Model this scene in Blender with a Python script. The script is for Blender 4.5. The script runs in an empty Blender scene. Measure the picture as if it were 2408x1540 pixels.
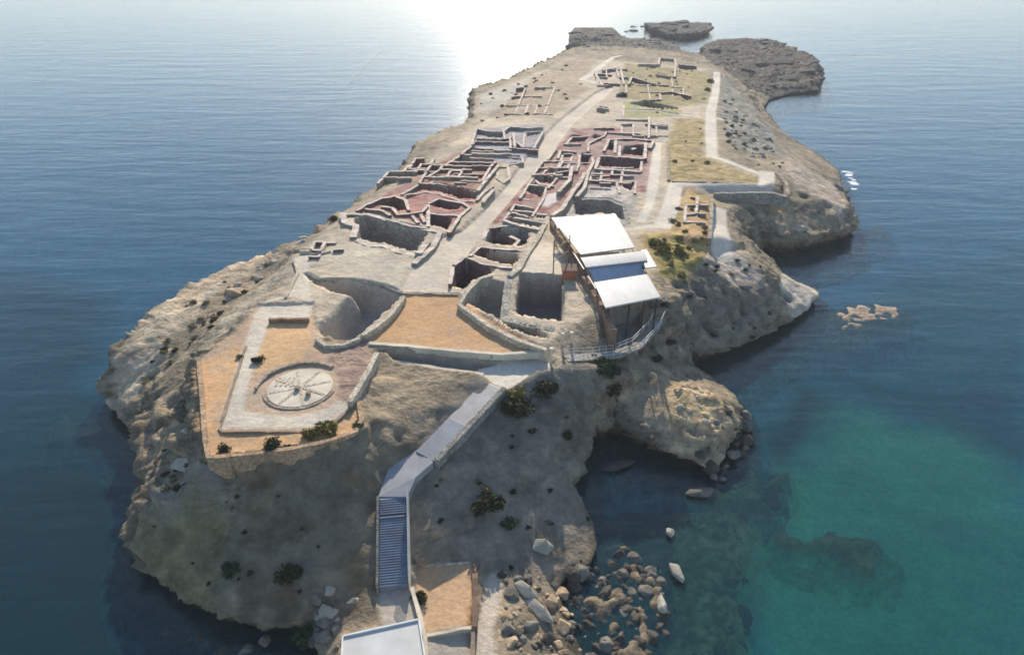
import bpy, bmesh, math, random
import numpy as np
from mathutils import Vector, geometry
R = math.radians
rnd = random.Random(7)
C = bpy.context.scene.collection

# ------------------------------------------------------------------ camera, sky, sun, exposure
CX, CY, F = 1204.0, 770.0, 1599.0          # tracing units: the photograph at 2408 x 1540
PITCH = R(30.93); CAMZ = 54.0
SP, CP = math.sin(PITCH), math.cos(PITCH)
SUN_EL, SUN_AZ = 25.5, 0.4                 # azimuth clockwise from the view direction (+Y)
sc = bpy.context.scene
cam = bpy.data.objects.new('camera', bpy.data.cameras.new('camera')); C.objects.link(cam)
cam.location = (0, 0, CAMZ); cam.rotation_euler = (R(90) - PITCH, 0, 0)
cam.data.sensor_width = 36; cam.data.lens = 36 * F / 2408
cam.data.clip_start = 0.5; cam.data.clip_end = 12000
sc.camera = cam
w = bpy.data.worlds.new("World"); sc.world = w; w.use_nodes = True
wn = w.node_tree; bg = wn.nodes['Background']
sky = wn.nodes.new('ShaderNodeTexSky'); sky.sky_type = 'NISHITA'; sky.sun_disc = False
sky.sun_elevation = R(SUN_EL); sky.sun_rotation = R(SUN_AZ); sky.air_density = 1.0; sky.dust_density = 0.3
sky.ozone_density = 1.6
wn.links.new(sky.outputs[0], bg.inputs[0]); bg.inputs[1].default_value = 0.15
sl = bpy.data.lights.new('sun', 'SUN'); sl.energy = 5.0; sl.angle = R(0.6); sl.color = (1.0, 0.90, 0.75)
sun = bpy.data.objects.new('sun', sl); C.objects.link(sun)
d = Vector((math.sin(R(SUN_AZ)) * math.cos(R(SUN_EL)), math.cos(R(SUN_AZ)) * math.cos(R(SUN_EL)), math.sin(R(SUN_EL))))
sun.rotation_euler = d.to_track_quat('Z', 'Y').to_euler()
sc.view_settings.view_transform = 'Standard'; sc.view_settings.look = 'None'
sc.view_settings.exposure = 0.35; sc.view_settings.gamma = 1.0
sc.cycles.filter_width = 1.7

# ------------------------------------------------------------------ tracing helpers
ZS = 0.72          # heights below are read at a plateau of 14; the real one is lower
def zp(Y):
    return ZS * 14.0 - ZS * 5.5 * min(1.0, max(0.0, (Y - 90) / 170.0))
def Bz(px, py, z):
    v = (py - CY) / F; u = (px - CX) / F
    dz = SP + v * CP
    t = (CAMZ - z) / dz
    return (u * t, t * (CP - v * SP))
def B(px, py, z='p'):
    """point seen at (px, py) lying at height z ('p' / ('p', dz): on the plateau)"""
    if z == 'p': z = ('p', 0.0)
    if isinstance(z, tuple):
        zz = 12.0
        for _ in range(12):
            x, y = Bz(px, py, zz); zz = zp(y) + z[1]
        return (x, y, zz)
    x, y = Bz(px, py, z * ZS); return (x, y, z * ZS)
def P(*dz):
    return ('p', dz[0] * ZS if dz else 0.0)
def crop(ox, oy, s):
    return lambda x, y: ((ox + x / s) * 0.940625, (oy + y / s) * 0.940625)
c1 = crop(800, 280, 4.812); c2 = crop(1100, 270, 4.812); c3 = crop(1100, 20, 4.013); c4 = crop(1400, 100, 4.01)
c5 = crop(1100, 450, 4.01); c6 = crop(1250, 500, 3.5); c7 = crop(700, 480, 3.85); c8 = crop(1600, 400, 4.01)
def S(c, *pts): return [c(*p) for p in pts]

# ------------------------------------------------------------------ numpy noise
_rs = np.random.RandomState(3); _perm = np.tile(_rs.permutation(256), 3)
_g = _rs.normal(size=(256, 3)); _g /= np.linalg.norm(_g, axis=1)[:, None]
def perlin(x, y, z):
    xi = np.floor(x).astype(np.int64); yi = np.floor(y).astype(np.int64); zi = np.floor(z).astype(np.int64)
    xf, yf, zf = x - xi, y - yi, z - zi
    u = xf * xf * xf * (xf * (xf * 6 - 15) + 10); v = yf * yf * yf * (yf * (yf * 6 - 15) + 10); ww = zf * zf * zf * (zf * (zf * 6 - 15) + 10)
    xi &= 255; yi &= 255; zi &= 255
    def gr(a, b, c):
        h = _perm[_perm[_perm[(xi + a) & 255] + ((yi + b) & 255)] + ((zi + c) & 255)]
        g = _g[h]
        return g[..., 0] * (xf - a) + g[..., 1] * (yf - b) + g[..., 2] * (zf - c)
    def lerp(t, a, b): return a + t * (b - a)
    return lerp(ww, lerp(v, lerp(u, gr(0,0,0), gr(1,0,0)), lerp(u, gr(0,1,0), gr(1,1,0))),
                    lerp(v, lerp(u, gr(0,0,1), gr(1,0,1)), lerp(u, gr(0,1,1), gr(1,1,1)))) * 1.5
def fbm(x, y, z, s, o=4, ridged=False):
    a = 1.0; t = 0; n = np.zeros_like(x); f = 1.0 / s
    for k in range(o):
        p = perlin(x * f + 11.3 * k, y * f + 7.1 * k, z * f + 3.7 * k)
        if ridged: p = 1 - 2.0 * np.abs(p)
        n += a * p; t += a; a *= 0.5; f *= 2.03
    return n / t

def inpoly(X, Y, poly):
    ins = np.zeros(X.shape, bool); n = len(poly)
    for i in range(n):
        x1, y1 = poly[i][:2]; x2, y2 = poly[(i + 1) % n][:2]
        if y1 == y2: continue
        c = ((y1 > Y) != (y2 > Y)) & (X < (x2 - x1) * (Y - y1) / (y2 - y1) + x1)
        ins ^= c
    return ins
def linedist(X, Y, pts, closed=False):
    dmin = np.full(X.shape, 1e9); n = len(pts)
    for i in range(n if closed else n - 1):
        x1, y1 = pts[i][:2]; x2, y2 = pts[(i + 1) % n][:2]
        dx, dy = x2 - x1, y2 - y1; L = dx * dx + dy * dy + 1e-9
        t = np.clip(((X - x1) * dx + (Y - y1) * dy) / L, 0, 1)
        dmin = np.minimum(dmin, (X - x1 - t * dx) ** 2 + (Y - y1 - t * dy) ** 2)
    return np.sqrt(dmin)
def sstep(a, b, x):
    t = np.clip((x - a) / (b - a), 0, 1); return t * t * (3 - 2 * t)

# ------------------------------------------------------------------ materials
M = {}
def newmat(name):
    m = bpy.data.materials.new(name); m.use_nodes = True; nt = m.node_tree
    return m, nt, nt.nodes['Principled BSDF']
def N(nt, t, **k):
    n = nt.nodes.new(t)
    for a, b in k.items(): setattr(n, a, b)
    return n
def noise(nt, coord, scale, detail=5, rough=0.6):
    n = N(nt, 'ShaderNodeTexNoise'); n.inputs['Scale'].default_value = scale; n.inputs['Detail'].default_value = detail
    n.inputs['Roughness'].default_value = rough; nt.links.new(coord, n.inputs['Vector']); return n
def ramp(nt, fac, stops):
    r = N(nt, 'ShaderNodeValToRGB'); e = r.color_ramp.elements
    while len(e) < len(stops): e.new(0.5)
    for i, (p, c) in enumerate(stops): e[i].position = p; e[i].color = (*c, 1) if len(c) == 3 else c
    nt.links.new(fac, r.inputs[0]); return r
def mixc(nt, fac, a, b, mode='MIX'):
    m = N(nt, 'ShaderNodeMix', data_type='RGBA', blend_type=mode)
    for s, v in ((0, fac), (6, a), (7, b)):
        if hasattr(v, 'links') or hasattr(v, 'is_linked'): nt.links.new(v, m.inputs[s])
        else: m.inputs[s].default_value = v if s == 0 else (*v, 1)
    return m.outputs[2]
def stonemat(name, col, var=0.35, scale=1.2, bump=0.5, blocks=0.0, rough=0.9, dark=None):
    m, nt, b = newmat(name)
    g = N(nt, 'ShaderNodeNewGeometry').outputs['Position']
    n1 = noise(nt, g, scale, 6, 0.65); n2 = noise(nt, g, scale * 0.22, 3)
    lo = tuple(c * (1 - var) for c in col) if dark is None else dark
    hi = tuple(min(0.9, c * (1 + var)) for c in col)
    r = ramp(nt, n1.outputs[0], [(0.3, lo), (0.5, col), (0.7, hi)])
    r2 = ramp(nt, n2.outputs[0], [(0.35, (0.75, 0.74, 0.72)), (0.65, (1.12, 1.1, 1.06))])
    c = mixc(nt, 1.0, r.outputs[0], r2.outputs[0], 'MULTIPLY')
    h = n1.outputs[0]
    if blocks:
        v = N(nt, 'ShaderNodeTexVoronoi', feature='DISTANCE_TO_EDGE'); v.inputs['Scale'].default_value = blocks
        nt.links.new(g, v.inputs['Vector'])
        rr = ramp(nt, v.outputs['Distance'], [(0.0, (0.45, 0.43, 0.4)), (0.09, (1, 1, 1))])
        c = mixc(nt, 0.9, c, rr.outputs[0], 'MULTIPLY')
        mm = N(nt, 'ShaderNodeMath', operation='ADD'); nt.links.new(h, mm.inputs[0]); nt.links.new(rr.outputs[0], mm.inputs[1]); h = mm.outputs[0]
    nt.links.new(c, b.inputs['Base Color']); b.inputs['Roughness'].default_value = rough
    b.inputs['Specular IOR Level'].default_value = 0.25
    if bump:
        bp = N(nt, 'ShaderNodeBump'); bp.inputs['Strength'].default_value = bump; bp.inputs['Distance'].default_value = 0.15
        nt.links.new(h, bp.inputs['Height']); nt.links.new(bp.outputs[0], b.inputs['Normal'])
    M[name] = m; return m
stonemat('wall_stone', (0.40, 0.33, 0.26), 0.3, 1.6, 0.7, 1.7)
stonemat('purple_stone', (0.22, 0.13, 0.13), 0.35, 1.6, 0.7, 1.7)  # purple stone, darkened for the shaded faces of the walls
stonemat('red_stone', (0.27, 0.155, 0.12), 0.35, 1.6, 0.7, 1.7)
stonemat('grey_stone', (0.36, 0.34, 0.30), 0.3, 1.6, 0.7, 1.7)
stonemat('sunlit_top_stone', (0.64, 0.54, 0.46), 0.2, 1.8, 0.5)  # pale tone standing in for sunlight on the wall tops
stonemat('pale_stone', (0.60, 0.53, 0.42), 0.2, 1.8, 0.5, 1.7)
stonemat('cream_render', (0.62, 0.55, 0.44), 0.14, 0.7, 0.25)
stonemat('orange_wall', (0.48, 0.33, 0.21), 0.2, 1.2, 0.35, 1.7)
stonemat('rust_wall', (0.24, 0.15, 0.105), 0.4, 1.0, 0.5)
stonemat('rust_red', (0.36, 0.13, 0.07), 0.3, 0.8, 0.3)
stonemat('boulder_grey', (0.18, 0.165, 0.14), 0.35, 1.5, 0.8)
stonemat('boulder_pale', (0.42, 0.385, 0.32), 0.2, 1.2, 0.7)
stonemat('boulder_warm', (0.44, 0.32, 0.21), 0.35, 1.5, 0.8)
stonemat('boulder_dark', (0.08, 0.07, 0.058), 0.4, 1.5, 0.8)
stonemat('reef_stone', (0.33, 0.27, 0.21), 0.5, 0.9, 0.8)
stonemat('sunk_stone', (0.42, 0.40, 0.18), 0.5, 0.8, 0.8)
stonemat('weed_stone', (0.10, 0.105, 0.05), 0.4, 1.2, 0.8)
stonemat('slab_dark', (0.10, 0.09, 0.08), 0.4, 0.5, 0.8)
stonemat('brown_sunk', (0.60, 0.50, 0.20), 0.5, 0.6, 0.6)
stonemat('dead_straw', (0.66, 0.48, 0.28), 0.3, 2.5, 0.8)
def plain(name, col, rough=0.6, metal=0.0, var=0.12, scale=0.8):
    m, nt, b = newmat(name); g = N(nt, 'ShaderNodeNewGeometry').outputs['Position']
    n1 = noise(nt, g, scale, 5)
    r = ramp(nt, n1.outputs[0], [(0.3, tuple(c * (1 - var) for c in col)), (0.7, tuple(min(1, c * (1 + var)) for c in col))])
    nt.links.new(r.outputs[0], b.inputs['Base Color']); b.inputs['Roughness'].default_value = rough; b.inputs['Metallic'].default_value = metal
    M[name] = m; return m
plain('white_sheet', (0.52, 0.51, 0.48), 0.6, 0, 0.16, 0.35)
plain('shaded_vault_sheet', (0.40, 0.46, 0.56), 0.35, 0.25, 0.1, 0.5)  # blue shade and sky reflection of the white roof put into the colour
plain('seam_metal', (0.42, 0.42, 0.41), 0.5, 0.2)
plain('dark_steel', (0.06, 0.05, 0.05), 0.5, 0.4)
plain('rust_steel', (0.22, 0.13, 0.09), 0.7, 0.2)
plain('white_metal', (0.70, 0.70, 0.68), 0.4)
plain('blue_deck', (0.15, 0.19, 0.25), 0.6, 0, 0.25, 0.6)
plain('pale_blue_deck', (0.30, 0.30, 0.31), 0.6, 0, 0.2, 0.6)
plain('deep_blue', (0.05, 0.075, 0.12), 0.6)
plain('timber', (0.25, 0.18, 0.12), 0.8, 0, 0.3, 2)
def leafmat(name, a, b_):
    m, nt, b = newmat(name); g = N(nt, 'ShaderNodeNewGeometry').outputs['Position']
    n1 = noise(nt, g, 2.5, 4); r = ramp(nt, n1.outputs[0], [(0.35, a), (0.65, b_)])
    nt.links.new(r.outputs[0], b.inputs['Base Color']); b.inputs['Roughness'].default_value = 0.8; b.inputs['Specular IOR Level'].default_value = 0.1
    M[name] = m
leafmat('leaf_dark', (0.018, 0.026, 0.012), (0.05, 0.058, 0.022))
leafmat('leaf_green', (0.02, 0.045, 0.02), (0.05, 0.09, 0.035))
leafmat('leaf_olive', (0.13, 0.11, 0.025), (0.26, 0.22, 0.06))
leafmat('leaf_dry', (0.16, 0.13, 0.07), (0.30, 0.24, 0.13))

# terrain: vertex attribute = what the ground is made of here, shader adds the grain
def groundmat(name, bump=0.9):
    m, nt, b = newmat(name); g = N(nt, 'ShaderNodeNewGeometry').outputs['Position']
    at = N(nt, 'ShaderNodeAttribute', attribute_name='soil')
    n1 = noise(nt, g, 0.5, 7, 0.62); n2 = noise(nt, g, 0.13, 4, 0.6); n3 = noise(nt, g, 2.2, 4, 0.6)
    r1 = ramp(nt, n1.outputs[0], [(0.3, (0.38, 0.37, 0.35)), (0.44, (0.8, 0.8, 0.8)), (0.52, (1, 1, 1)), (0.68, (1.6, 1.55, 1.45))])
    r2 = ramp(nt, n2.outputs[0], [(0.3, (0.78, 0.80, 0.83)), (0.7, (1.18, 1.14, 1.08))])
    r3 = ramp(nt, n3.outputs[0], [(0.3, (0.8, 0.8, 0.8)), (0.7, (1.16, 1.16, 1.16))])
    rr = N(nt, 'ShaderNodeAttribute', attribute_name='rough')
    c0 = at.outputs['Color']
    c = mixc(nt, 1.0, c0, r2.outputs[0], 'MULTIPLY'); c = mixc(nt, 0.8, c, r3.outputs[0], 'MULTIPLY')
    mp = N(nt, 'ShaderNodeMapping'); mp.inputs['Scale'].default_value = (0.22, 0.22, 1.5); nt.links.new(g, mp.inputs[0])
    n4 = noise(nt, mp.outputs[0], 1.0, 6, 0.7); r4 = ramp(nt, n4.outputs[0], [(0.36, (0.5, 0.48, 0.45)), (0.44, (0.95, 0.95, 0.95)), (0.6, (1.15, 1.13, 1.1))])
    vo_ = N(nt, 'ShaderNodeTexVoronoi', feature='DISTANCE_TO_EDGE'); vo_.inputs['Scale'].default_value = 0.55; vo_.inputs['Randomness'].default_value = 1.0
    wv = N(nt, 'ShaderNodeVectorMath', operation='MULTIPLY_ADD'); nt.links.new(n1.outputs['Color'], wv.inputs[0]); wv.inputs[1].default_value = (2.2, 2.2, 2.2); nt.links.new(g, wv.inputs[2]); nt.links.new(wv.outputs[0], vo_.inputs['Vector'])
    r5 = ramp(nt, vo_.outputs['Distance'], [(0.0, (0.5, 0.48, 0.45)), (0.05, (1, 1, 1))])
    cr = mixc(nt, 1.0, c, r1.outputs[0], 'MULTIPLY'); cr = mixc(nt, 0.8, cr, r4.outputs[0], 'MULTIPLY'); cr = mixc(nt, 0.22, cr, r5.outputs[0], 'MULTIPLY')
    c = mixc(nt, rr.outputs['Fac'], c, cr)
    nt.links.new(c, b.inputs['Base Color']); b.inputs['Roughness'].default_value = 0.92; b.inputs['Specular IOR Level'].default_value = 0.2
    ad = N(nt, 'ShaderNodeMath', operation='MULTIPLY_ADD'); nt.links.new(n1.outputs[0], ad.inputs[0]); ad.inputs[1].default_value = 1.5; nt.links.new(n3.outputs[0], ad.inputs[2])
    bp = N(nt, 'ShaderNodeBump'); bp.inputs['Distance'].default_value = 0.35
    ms = N(nt, 'ShaderNodeMath', operation='MULTIPLY_ADD'); nt.links.new(rr.outputs['Fac'], ms.inputs[0]); ms.inputs[1].default_value = bump - 0.2; ms.inputs[2].default_value = 0.2
    nt.links.new(ms.outputs[0], bp.inputs['Strength'])
    ad2 = N(nt, 'ShaderNodeMath', operation='MULTIPLY_ADD'); nt.links.new(r5.outputs[0], ad2.inputs[0]); ad2.inputs[1].default_value = 0.2; nt.links.new(ad.outputs[0], ad2.inputs[2]); nt.links.new(ad2.outputs[0], bp.inputs['Height']); nt.links.new(bp.outputs[0], b.inputs['Normal'])
    M[name] = m; return m
groundmat('ground')

# ------------------------------------------------------------------ terrain: surveyed lines
RIM = [(240,930,1.5),(245,892,3.6),(268,852,6.2),(290,802,7.8),(348,757,8.8),(400,702,9.2),(480,662,9.6),(560,624,10),(650,592,10.3),
       (740,550,P(-2.5)),(790,510,P(-1.2)),(850,466,P(-1.6)),(880,442,P(-1.8)),(930,411,P(-2)),(957,387,P(-2.4)),(982,335,P(-2.6)),(1062,302,P(-2)),
       (1110,284,P(-2.6)),(1117,210,P(-1.8)),(1200,187,P(-1.8)),(1290,142,P(-2.2)),(1335,120,P(-2.8))]
COASTF = [(245,952),(262,990),(290,1024),(318,1078),(338,1110),(320,1165),(302,1220),(290,1290),(302,1345),(332,1390),(400,1447),(500,1490),(600,1512),(690,1516),
          (730,1580),(735,1680),(700,1800)]
COASTR = [(1440,1800),(1420,1660),(1395,1560),(1370,1490),(1345,1430),(1340,1385),(1405,1352),(1425,1300),(1420,1240),(1395,1200),(1386,1150),(1392,1045),
          (1440,1036),(1480,1058),(1520,1088),(1600,1122),(1690,1142),(1738,1092),(1760,1040),(1764,990),(1748,940),(1702,900),(1650,880),(1620,866),(1660,872),(1720,857),
          (1800,825),(1870,785),(1925,748),(1946,716),(1930,690),(1900,674),(1860,662),(1846,645),(1822,622),(1796,610),(1800,602),(1850,606),(1900,602),(1980,584),(2014,564),(2024,545),(2010,505),(1996,462),
          (1988,432),(1985,410),(1935,368),(1852,320),(1828,292),(1806,262),(1815,240),(1862,226),(1930,222),(1942,200),(1936,160),(1925,138),(1880,114),(1800,93),(1700,92),
          (1650,107),(1640,126),(1605,122),(1600,110),(1560,98),(1472,94),(1440,63),(1355,58),(1334,84),(1332,106)]
back = []
for q in RIM:
    x, y, z = B(*q[:2], q[2]); back.append((x - 1.6, y + 0.8))
coast = [Bz(px, py, 0) for px, py in COASTF] + [Bz(px, py, 0) for px, py in COASTR] + back[::-1][:-2]
L = [RIM]
L += [
 # shelf west of the fort, ridge of pale rock
 [(300,830,7.6),(360,790,8.6),(430,735,9.2),(520,690,9.8),(600,650,10.4),(700,610,P(-2))],
 [(330,880,5.6),(395,850,7.4),(440,800,8.2),(500,745,9),(580,690,10),(650,645,11),(710,600,P(-1.2))],
 [(800,522,P(-.3)),(745,572,P(-.6)),(690,605,P(-.4)),(655,690,P()),(605,720,P()),(560,780,P()),(500,822,P(-.3))],
 [(452,850,9.2),(455,940,8.6),(458,1010,8.6),(466,1084,9)],
 [(468,846,P()),(475,940,P()),(480,1010,P()),(489,1072,P()),(600,1060,P()),(740,1040,P()),(838,1010,P()),(850,980,P())],
 [(390,890,7.5),(350,920,5.5),(400,960,7.5),(430,1000,7.8),(365,1010,5),(400,1090,6.6),(430,1110,8)],
 [(260,930,3),(300,960,3.2),(330,1010,3.6),(350,1080,4.5)],
 [(370,1135,7.2),(430,1148,8.6),(520,1118,10.4),(600,1100,11.2),(690,1085,11.8),(780,1070,12.2),(860,1030,12.4),(930,990,12.4)],
 [(352,1180,5.4),(420,1200,6.6),(540,1200,7.4),(650,1180,8.4),(780,1130,10.4),(860,1100,11)],
 [(322,1250,3),(430,1260,4.9),(560,1270,6),(700,1230,7.6),(820,1180,9)],
 [(318,1330,1.6),(400,1350,3.2),(500,1390,3.6),(620,1410,4),(720,1380,4.8),(830,1300,6),(870,1240,7)],
 [(420,1430,1),(520,1462,1.4),(640,1480,2),(700,1450,2.8),(760,1430,3),(860,1400,3.6)],
 # stairs and the ground beside them
 [(1170,905,12.6),(1110,960,11.6),(1050,1030,10.2),(1000,1075,9.4),(940,1120,8.5),(915,1170,7.6),(920,1230,6.5),(922,1300,5.2),(925,1375,3.9),(925,1440,3.4),(925,1600,3.2)],
 [(1110,930,12.0),(1040,990,11.0),(980,1050,10),(900,1110,9.0),(865,1170,8)],
 [(1200,940,11.3),(1130,1020,10.2),(1060,1100,8.9),(985,1150,7.7),(975,1250,6),(975,1360,3.7)],
 [(870,1180,7.8),(868,1260,6.2),(868,1370,4)],
 [(985,1325,3.2),(1112,1322,2.9),(1112,1480,2.6),(1000,1495,2.8),(985,1400,3.1)],
 [(1170,1345,2.2),(1170,1440,2.0),(1170,1540,1.9),(1160,1700,1.9)],[(800,1480,2.7),(820,1650,2.7)],
 [(1260,1400,1.6),(1280,1480,1.3),(1300,1580,1.2)],[(1330,1500,.6),(1350,1600,.6)],
 [(740,1490,1.6),(770,1560,1.6)],
 # slope below the square, south east
 [(860,880,P(-1.2)),(960,900,P(-1.3)),(1060,905,P(-1.3)),(1130,905,P(-1))],
 [(880,960,12.5),(960,965,12.2),(1040,960,11.9)],
 [(1200,900,P(-1)),(1300,868,P(-.6)),(1400,868,11.6),(1470,850,9)],
 [(1240,960,10.6),(1340,960,9.6),(1400,940,8.3),(1450,920,7)],
 [(1150,1050,9.2),(1260,1040,8.2),(1340,1040,6.4)],
 [(1090,1140,7.6),(1200,1130,6.4),(1300,1130,4.4),(1370,1110,2.4)],
 [(1060,1230,5.9),(1150,1240,4.8),(1260,1240,3.4),(1370,1230,1.5)],
 [(1150,1310,3.1),(1250,1310,2.2),(1350,1320,1.2)],
 [(1380,1000,4.5),(1370,1060,3.2)],
 [(1420,1000,3.6),(1480,985,4.4),(1520,1020,3.4),(1560,1060,2.4),(1640,1095,1.6),(1700,1070,1.5)],
 [(1490,930,5.6),(1560,910,6.2),(1620,925,6.8),(1690,940,5.6),(1735,985,2.6)],
 [(1570,985,5),(1640,1000,5.2),(1700,1005,3.4)],
 [(1500,830,8.2),(1560,800,7.6),(1590,850,5.2),(1600,890,4.6)],
 [(1560,710,P(-1.5)),(1590,760,8.8),(1610,830,4.6)],
 # eastern bulge and its nose
 [(1545,640,P(-.8)),(1600,622,P(-1)),(1680,604,11.2),(1750,604,10.4),(1800,640,8.6)],
 [(1600,690,11),(1690,680,9.8),(1770,690,7.4),(1812,672,6.6)],
 [(1630,770,6.4),(1740,750,5.2),(1840,745,2.6),(1900,728,1.6)],
 [(1640,845,1.9),(1720,832,1.5),(1810,795,1.3)],
 [(1835,662,4.6),(1880,672,3.4),(1922,696,2.2),(1905,712,2.2)],
 # cove and eastern headland
 [(1720,590,10.4),(1770,592,9),(1806,628,5.6)],
 [(1690,480,P(-1.2)),(1712,520,P(-2)),(1740,570,P(-2.6))],
 [(1730,490,P(-2)),(1780,478,P(-3)),(1860,474,P(-3.5)),(1940,474,P(-4.2)),(1985,490,6)],
 [(1770,545,6.2),(1830,560,4.6),(1900,560,4),(1970,548,3.6),(2010,532,2.6)],
 [(1800,590,1.2),(1900,588,1),(1990,568,.8)],
 [(1960,430,6),(1976,460,6),(1900,380,5),(1846,335,3.4)],
 [(1600,462,P(-.2)),(1680,462,P(-2)),(1840,466,P(-2.8)),(1880,440,P(-3)),(1860,380,P(-3.4))],
 [(1580,436,P()),(1680,438,P()),(1790,440,P()),(1824,432,P(-.4)),(1820,408,P(-.6))],
 [(1690,380,P()),(1760,402,P(-.3)),(1690,300,P(-.2)),(1698,230,P(-.2)),(1690,170,P(-.6))],
 [(1750,370,P(-2)),(1790,300,P(-3.4)),(1770,250,P(-4)),(1740,200,P(-4)),(1715,165,P(-4))],
 [(1800,270,3.4),(1770,225,3),(1800,200,2.6),(1900,206,2.4)],
 # islet to the north east
 [(1655,112,3.2),(1700,98,4),(1800,98,4.4),(1880,120,4),(1920,148,3.8),(1928,190,3)],
 [(1700,140,3.6),(1800,150,3.8),(1880,180,3.4)],[(1665,140,2.4),(1700,160,3)],
 # northern end
 [(1340,142,P(-.8)),(1400,128,P(-1)),(1450,128,P(-.6)),(1560,140,P(-.8)),(1660,158,P(-.8))],
 [(1350,112,4.4),(1400,108,4.4),(1480,112,4),(1560,116,3.6),(1590,122,3)],
 [(1345,92,3.2),(1370,70,3.2),(1440,78,3),(1470,100,3.2),(1560,106,3)],
]
for a in [(1350,200),(1210,250),(1210,290),(1100,340),(1000,420),(1000,500),(900,500),(840,520),(780,600),(900,650),(1300,600),(1500,560),(1500,300),(1600,300),(1560,560),(1420,250),
          (1640,350),(1640,220),(1560,190),(1300,300),(1200,400),(1400,400),(1500,450),(1100,600),(1000,700),(1100,790),(900,790),(1400,740),(1500,700),(1620,500),(1650,600),(1250,700),
          (700,800),(600,900),(760,900),(820,900),(1250,830),(540,1000),(1680,560)]:
    L.append([(a[0], a[1], P())])
tin = []
for ln in L:
    w3 = [B(q[0], q[1], q[2]) for q in ln]
    for i, a in enumerate(w3):
        tin.append(a)
        if i + 1 < len(w3):
            b = w3[i + 1]; n = int(math.dist(a[:2], b[:2]) / 3.0)
            for k in range(1, n): tin.append(tuple(a[j] + (b[j] - a[j]) * k / n for j in range(3)))
# square front wall (drop in front of the square)
for i, a in enumerate(coast):
    b = coast[(i + 1) % len(coast)]; n = max(1, int(math.dist(a, b) / 2.5))
    for k in range(n): tin.append((a[0] + (b[0] - a[0]) * k / n, a[1] + (b[1] - a[1]) * k / n, 0.0))
for a in [(-140,-10),(140,-10),(160,480),(-140,480)]: tin.append((a[0], a[1], -6))
pts2 = [Vector(p[:2]) for p in tin]
vo, _, fo, ov, _, _ = geometry.delaunay_2d_cdt(pts2, [], [], 0, 0.05)
vz = [tin[o[0]][2] for o in ov]

rows = [18.0]
while rows[-1] < 430: rows.append(rows[-1] + (0.26 if rows[-1] < 100 else 0.4 if rows[-1] < 170 else 0.7))
ys = np.array(rows); xs = np.arange(-68, 130, 0.3)
XX, YY = np.meshgrid(xs, ys)
ZZ = np.full(XX.shape, -6.0)
for f in fo:
    (x1, y1), (x2, y2), (x3, y3) = [vo[i] for i in f]; z1, z2, z3 = [vz[i] for i in f]
    i0, i1 = np.searchsorted(xs, [min(x1, x2, x3), max(x1, x2, x3)]); j0, j1 = np.searchsorted(ys, [min(y1, y2, y3), max(y1, y2, y3)])
    if i1 <= i0 or j1 <= j0: continue
    sx = XX[j0:j1, i0:i1]; sy = YY[j0:j1, i0:i1]
    dd = (y2 - y3) * (x1 - x3) + (x3 - x2) * (y1 - y3)
    if abs(dd) < 1e-9: continue
    a = ((y2 - y3) * (sx - x3) + (x3 - x2) * (sy - y3)) / dd; b = ((y3 - y1) * (sx - x3) + (x1 - x3) * (sy - y3)) / dd; c = 1 - a - b
    m = (a >= -1e-6) & (b >= -1e-6) & (c >= -1e-6)
    ZZ[j0:j1, i0:i1][m] = (a * z1 + b * z2 + c * z3)[m]
land = inpoly(XX, YY, coast)
islA = [Bz(*p, 0) for p in [(1466,42),(1490,37),(1560,41),(1640,54),(1672,66),(1678,80),(1645,92),(1600,97),(1560,92),(1525,80),(1505,62),(1480,52)]]
dist = linedist(XX, YY, coast, True)
dA = linedist(XX, YY, islA, True); inA = inpoly(XX, YY, islA)
ZZ = np.where(land, np.maximum(ZZ, 0.0) + 0.25 * sstep(0, 0.6, dist), -np.minimum(dist * 1.6, 7.0))
ZZ = np.where(inA, 2.6 * sstep(0, 2.2, dA), np.where(land, ZZ, np.maximum(ZZ, -np.minimum(dA * 1.6, 7.0))))
def blur(A, n):
    for _ in range(n):
        A = (A + np.roll(A, 1, 0) + np.roll(A, -1, 0) + np.roll(A, 1, 1) + np.roll(A, -1, 1)) / 5
    return A
ZZ = blur(ZZ, 3)
# ---- what the ground is: base colour and roughness of relief
gx = np.gradient(ZZ, axis=1) / 0.3; gy = np.gradient(ZZ, axis=0) / np.gradient(ys)[:, None]
slope = np.sqrt(gx ** 2 + gy ** 2)
nA = fbm(XX, YY, XX * 0, 14, 4); nB = fbm(XX, YY, XX * 0 + 5, 3.0, 4); nC = fbm(XX, YY, XX * 0 + 9, 1.1, 3)
ZP = ZS * 14.0 - ZS * 5.5 * np.clip((YY - 90) / 170.0, 0, 1)
def mix3(a, b, t): return a + (b - a) * t[..., None]
COL = np.zeros(XX.shape + (3,)); COL[:] = (0.34, 0.27, 0.185)
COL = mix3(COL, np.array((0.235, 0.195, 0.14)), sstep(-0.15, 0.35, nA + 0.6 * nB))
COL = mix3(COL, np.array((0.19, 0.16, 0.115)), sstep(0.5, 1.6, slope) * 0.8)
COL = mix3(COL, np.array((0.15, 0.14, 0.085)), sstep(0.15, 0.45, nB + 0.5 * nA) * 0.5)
RO = np.ones(XX.shape)
RO *= 0.55 + 0.45 * sstep(0.15, 0.7, slope)
REG = np.zeros(XX.shape, np.int16)      # which object the ground belongs to
def poly_w(poly, z='p'):
    return [B(p[0], p[1], z)[:2] for p in poly]
def box_of(pw, pad):
    px = [p[0] for p in pw]; py = [p[1] for p in pw]
    i0, i1 = np.searchsorted(xs, [min(px) - pad, max(px) + pad]); j0, j1 = np.searchsorted(ys, [min(py) - pad, max(py) + pad])
    return slice(j0, j1), slice(i0, i1)
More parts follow.
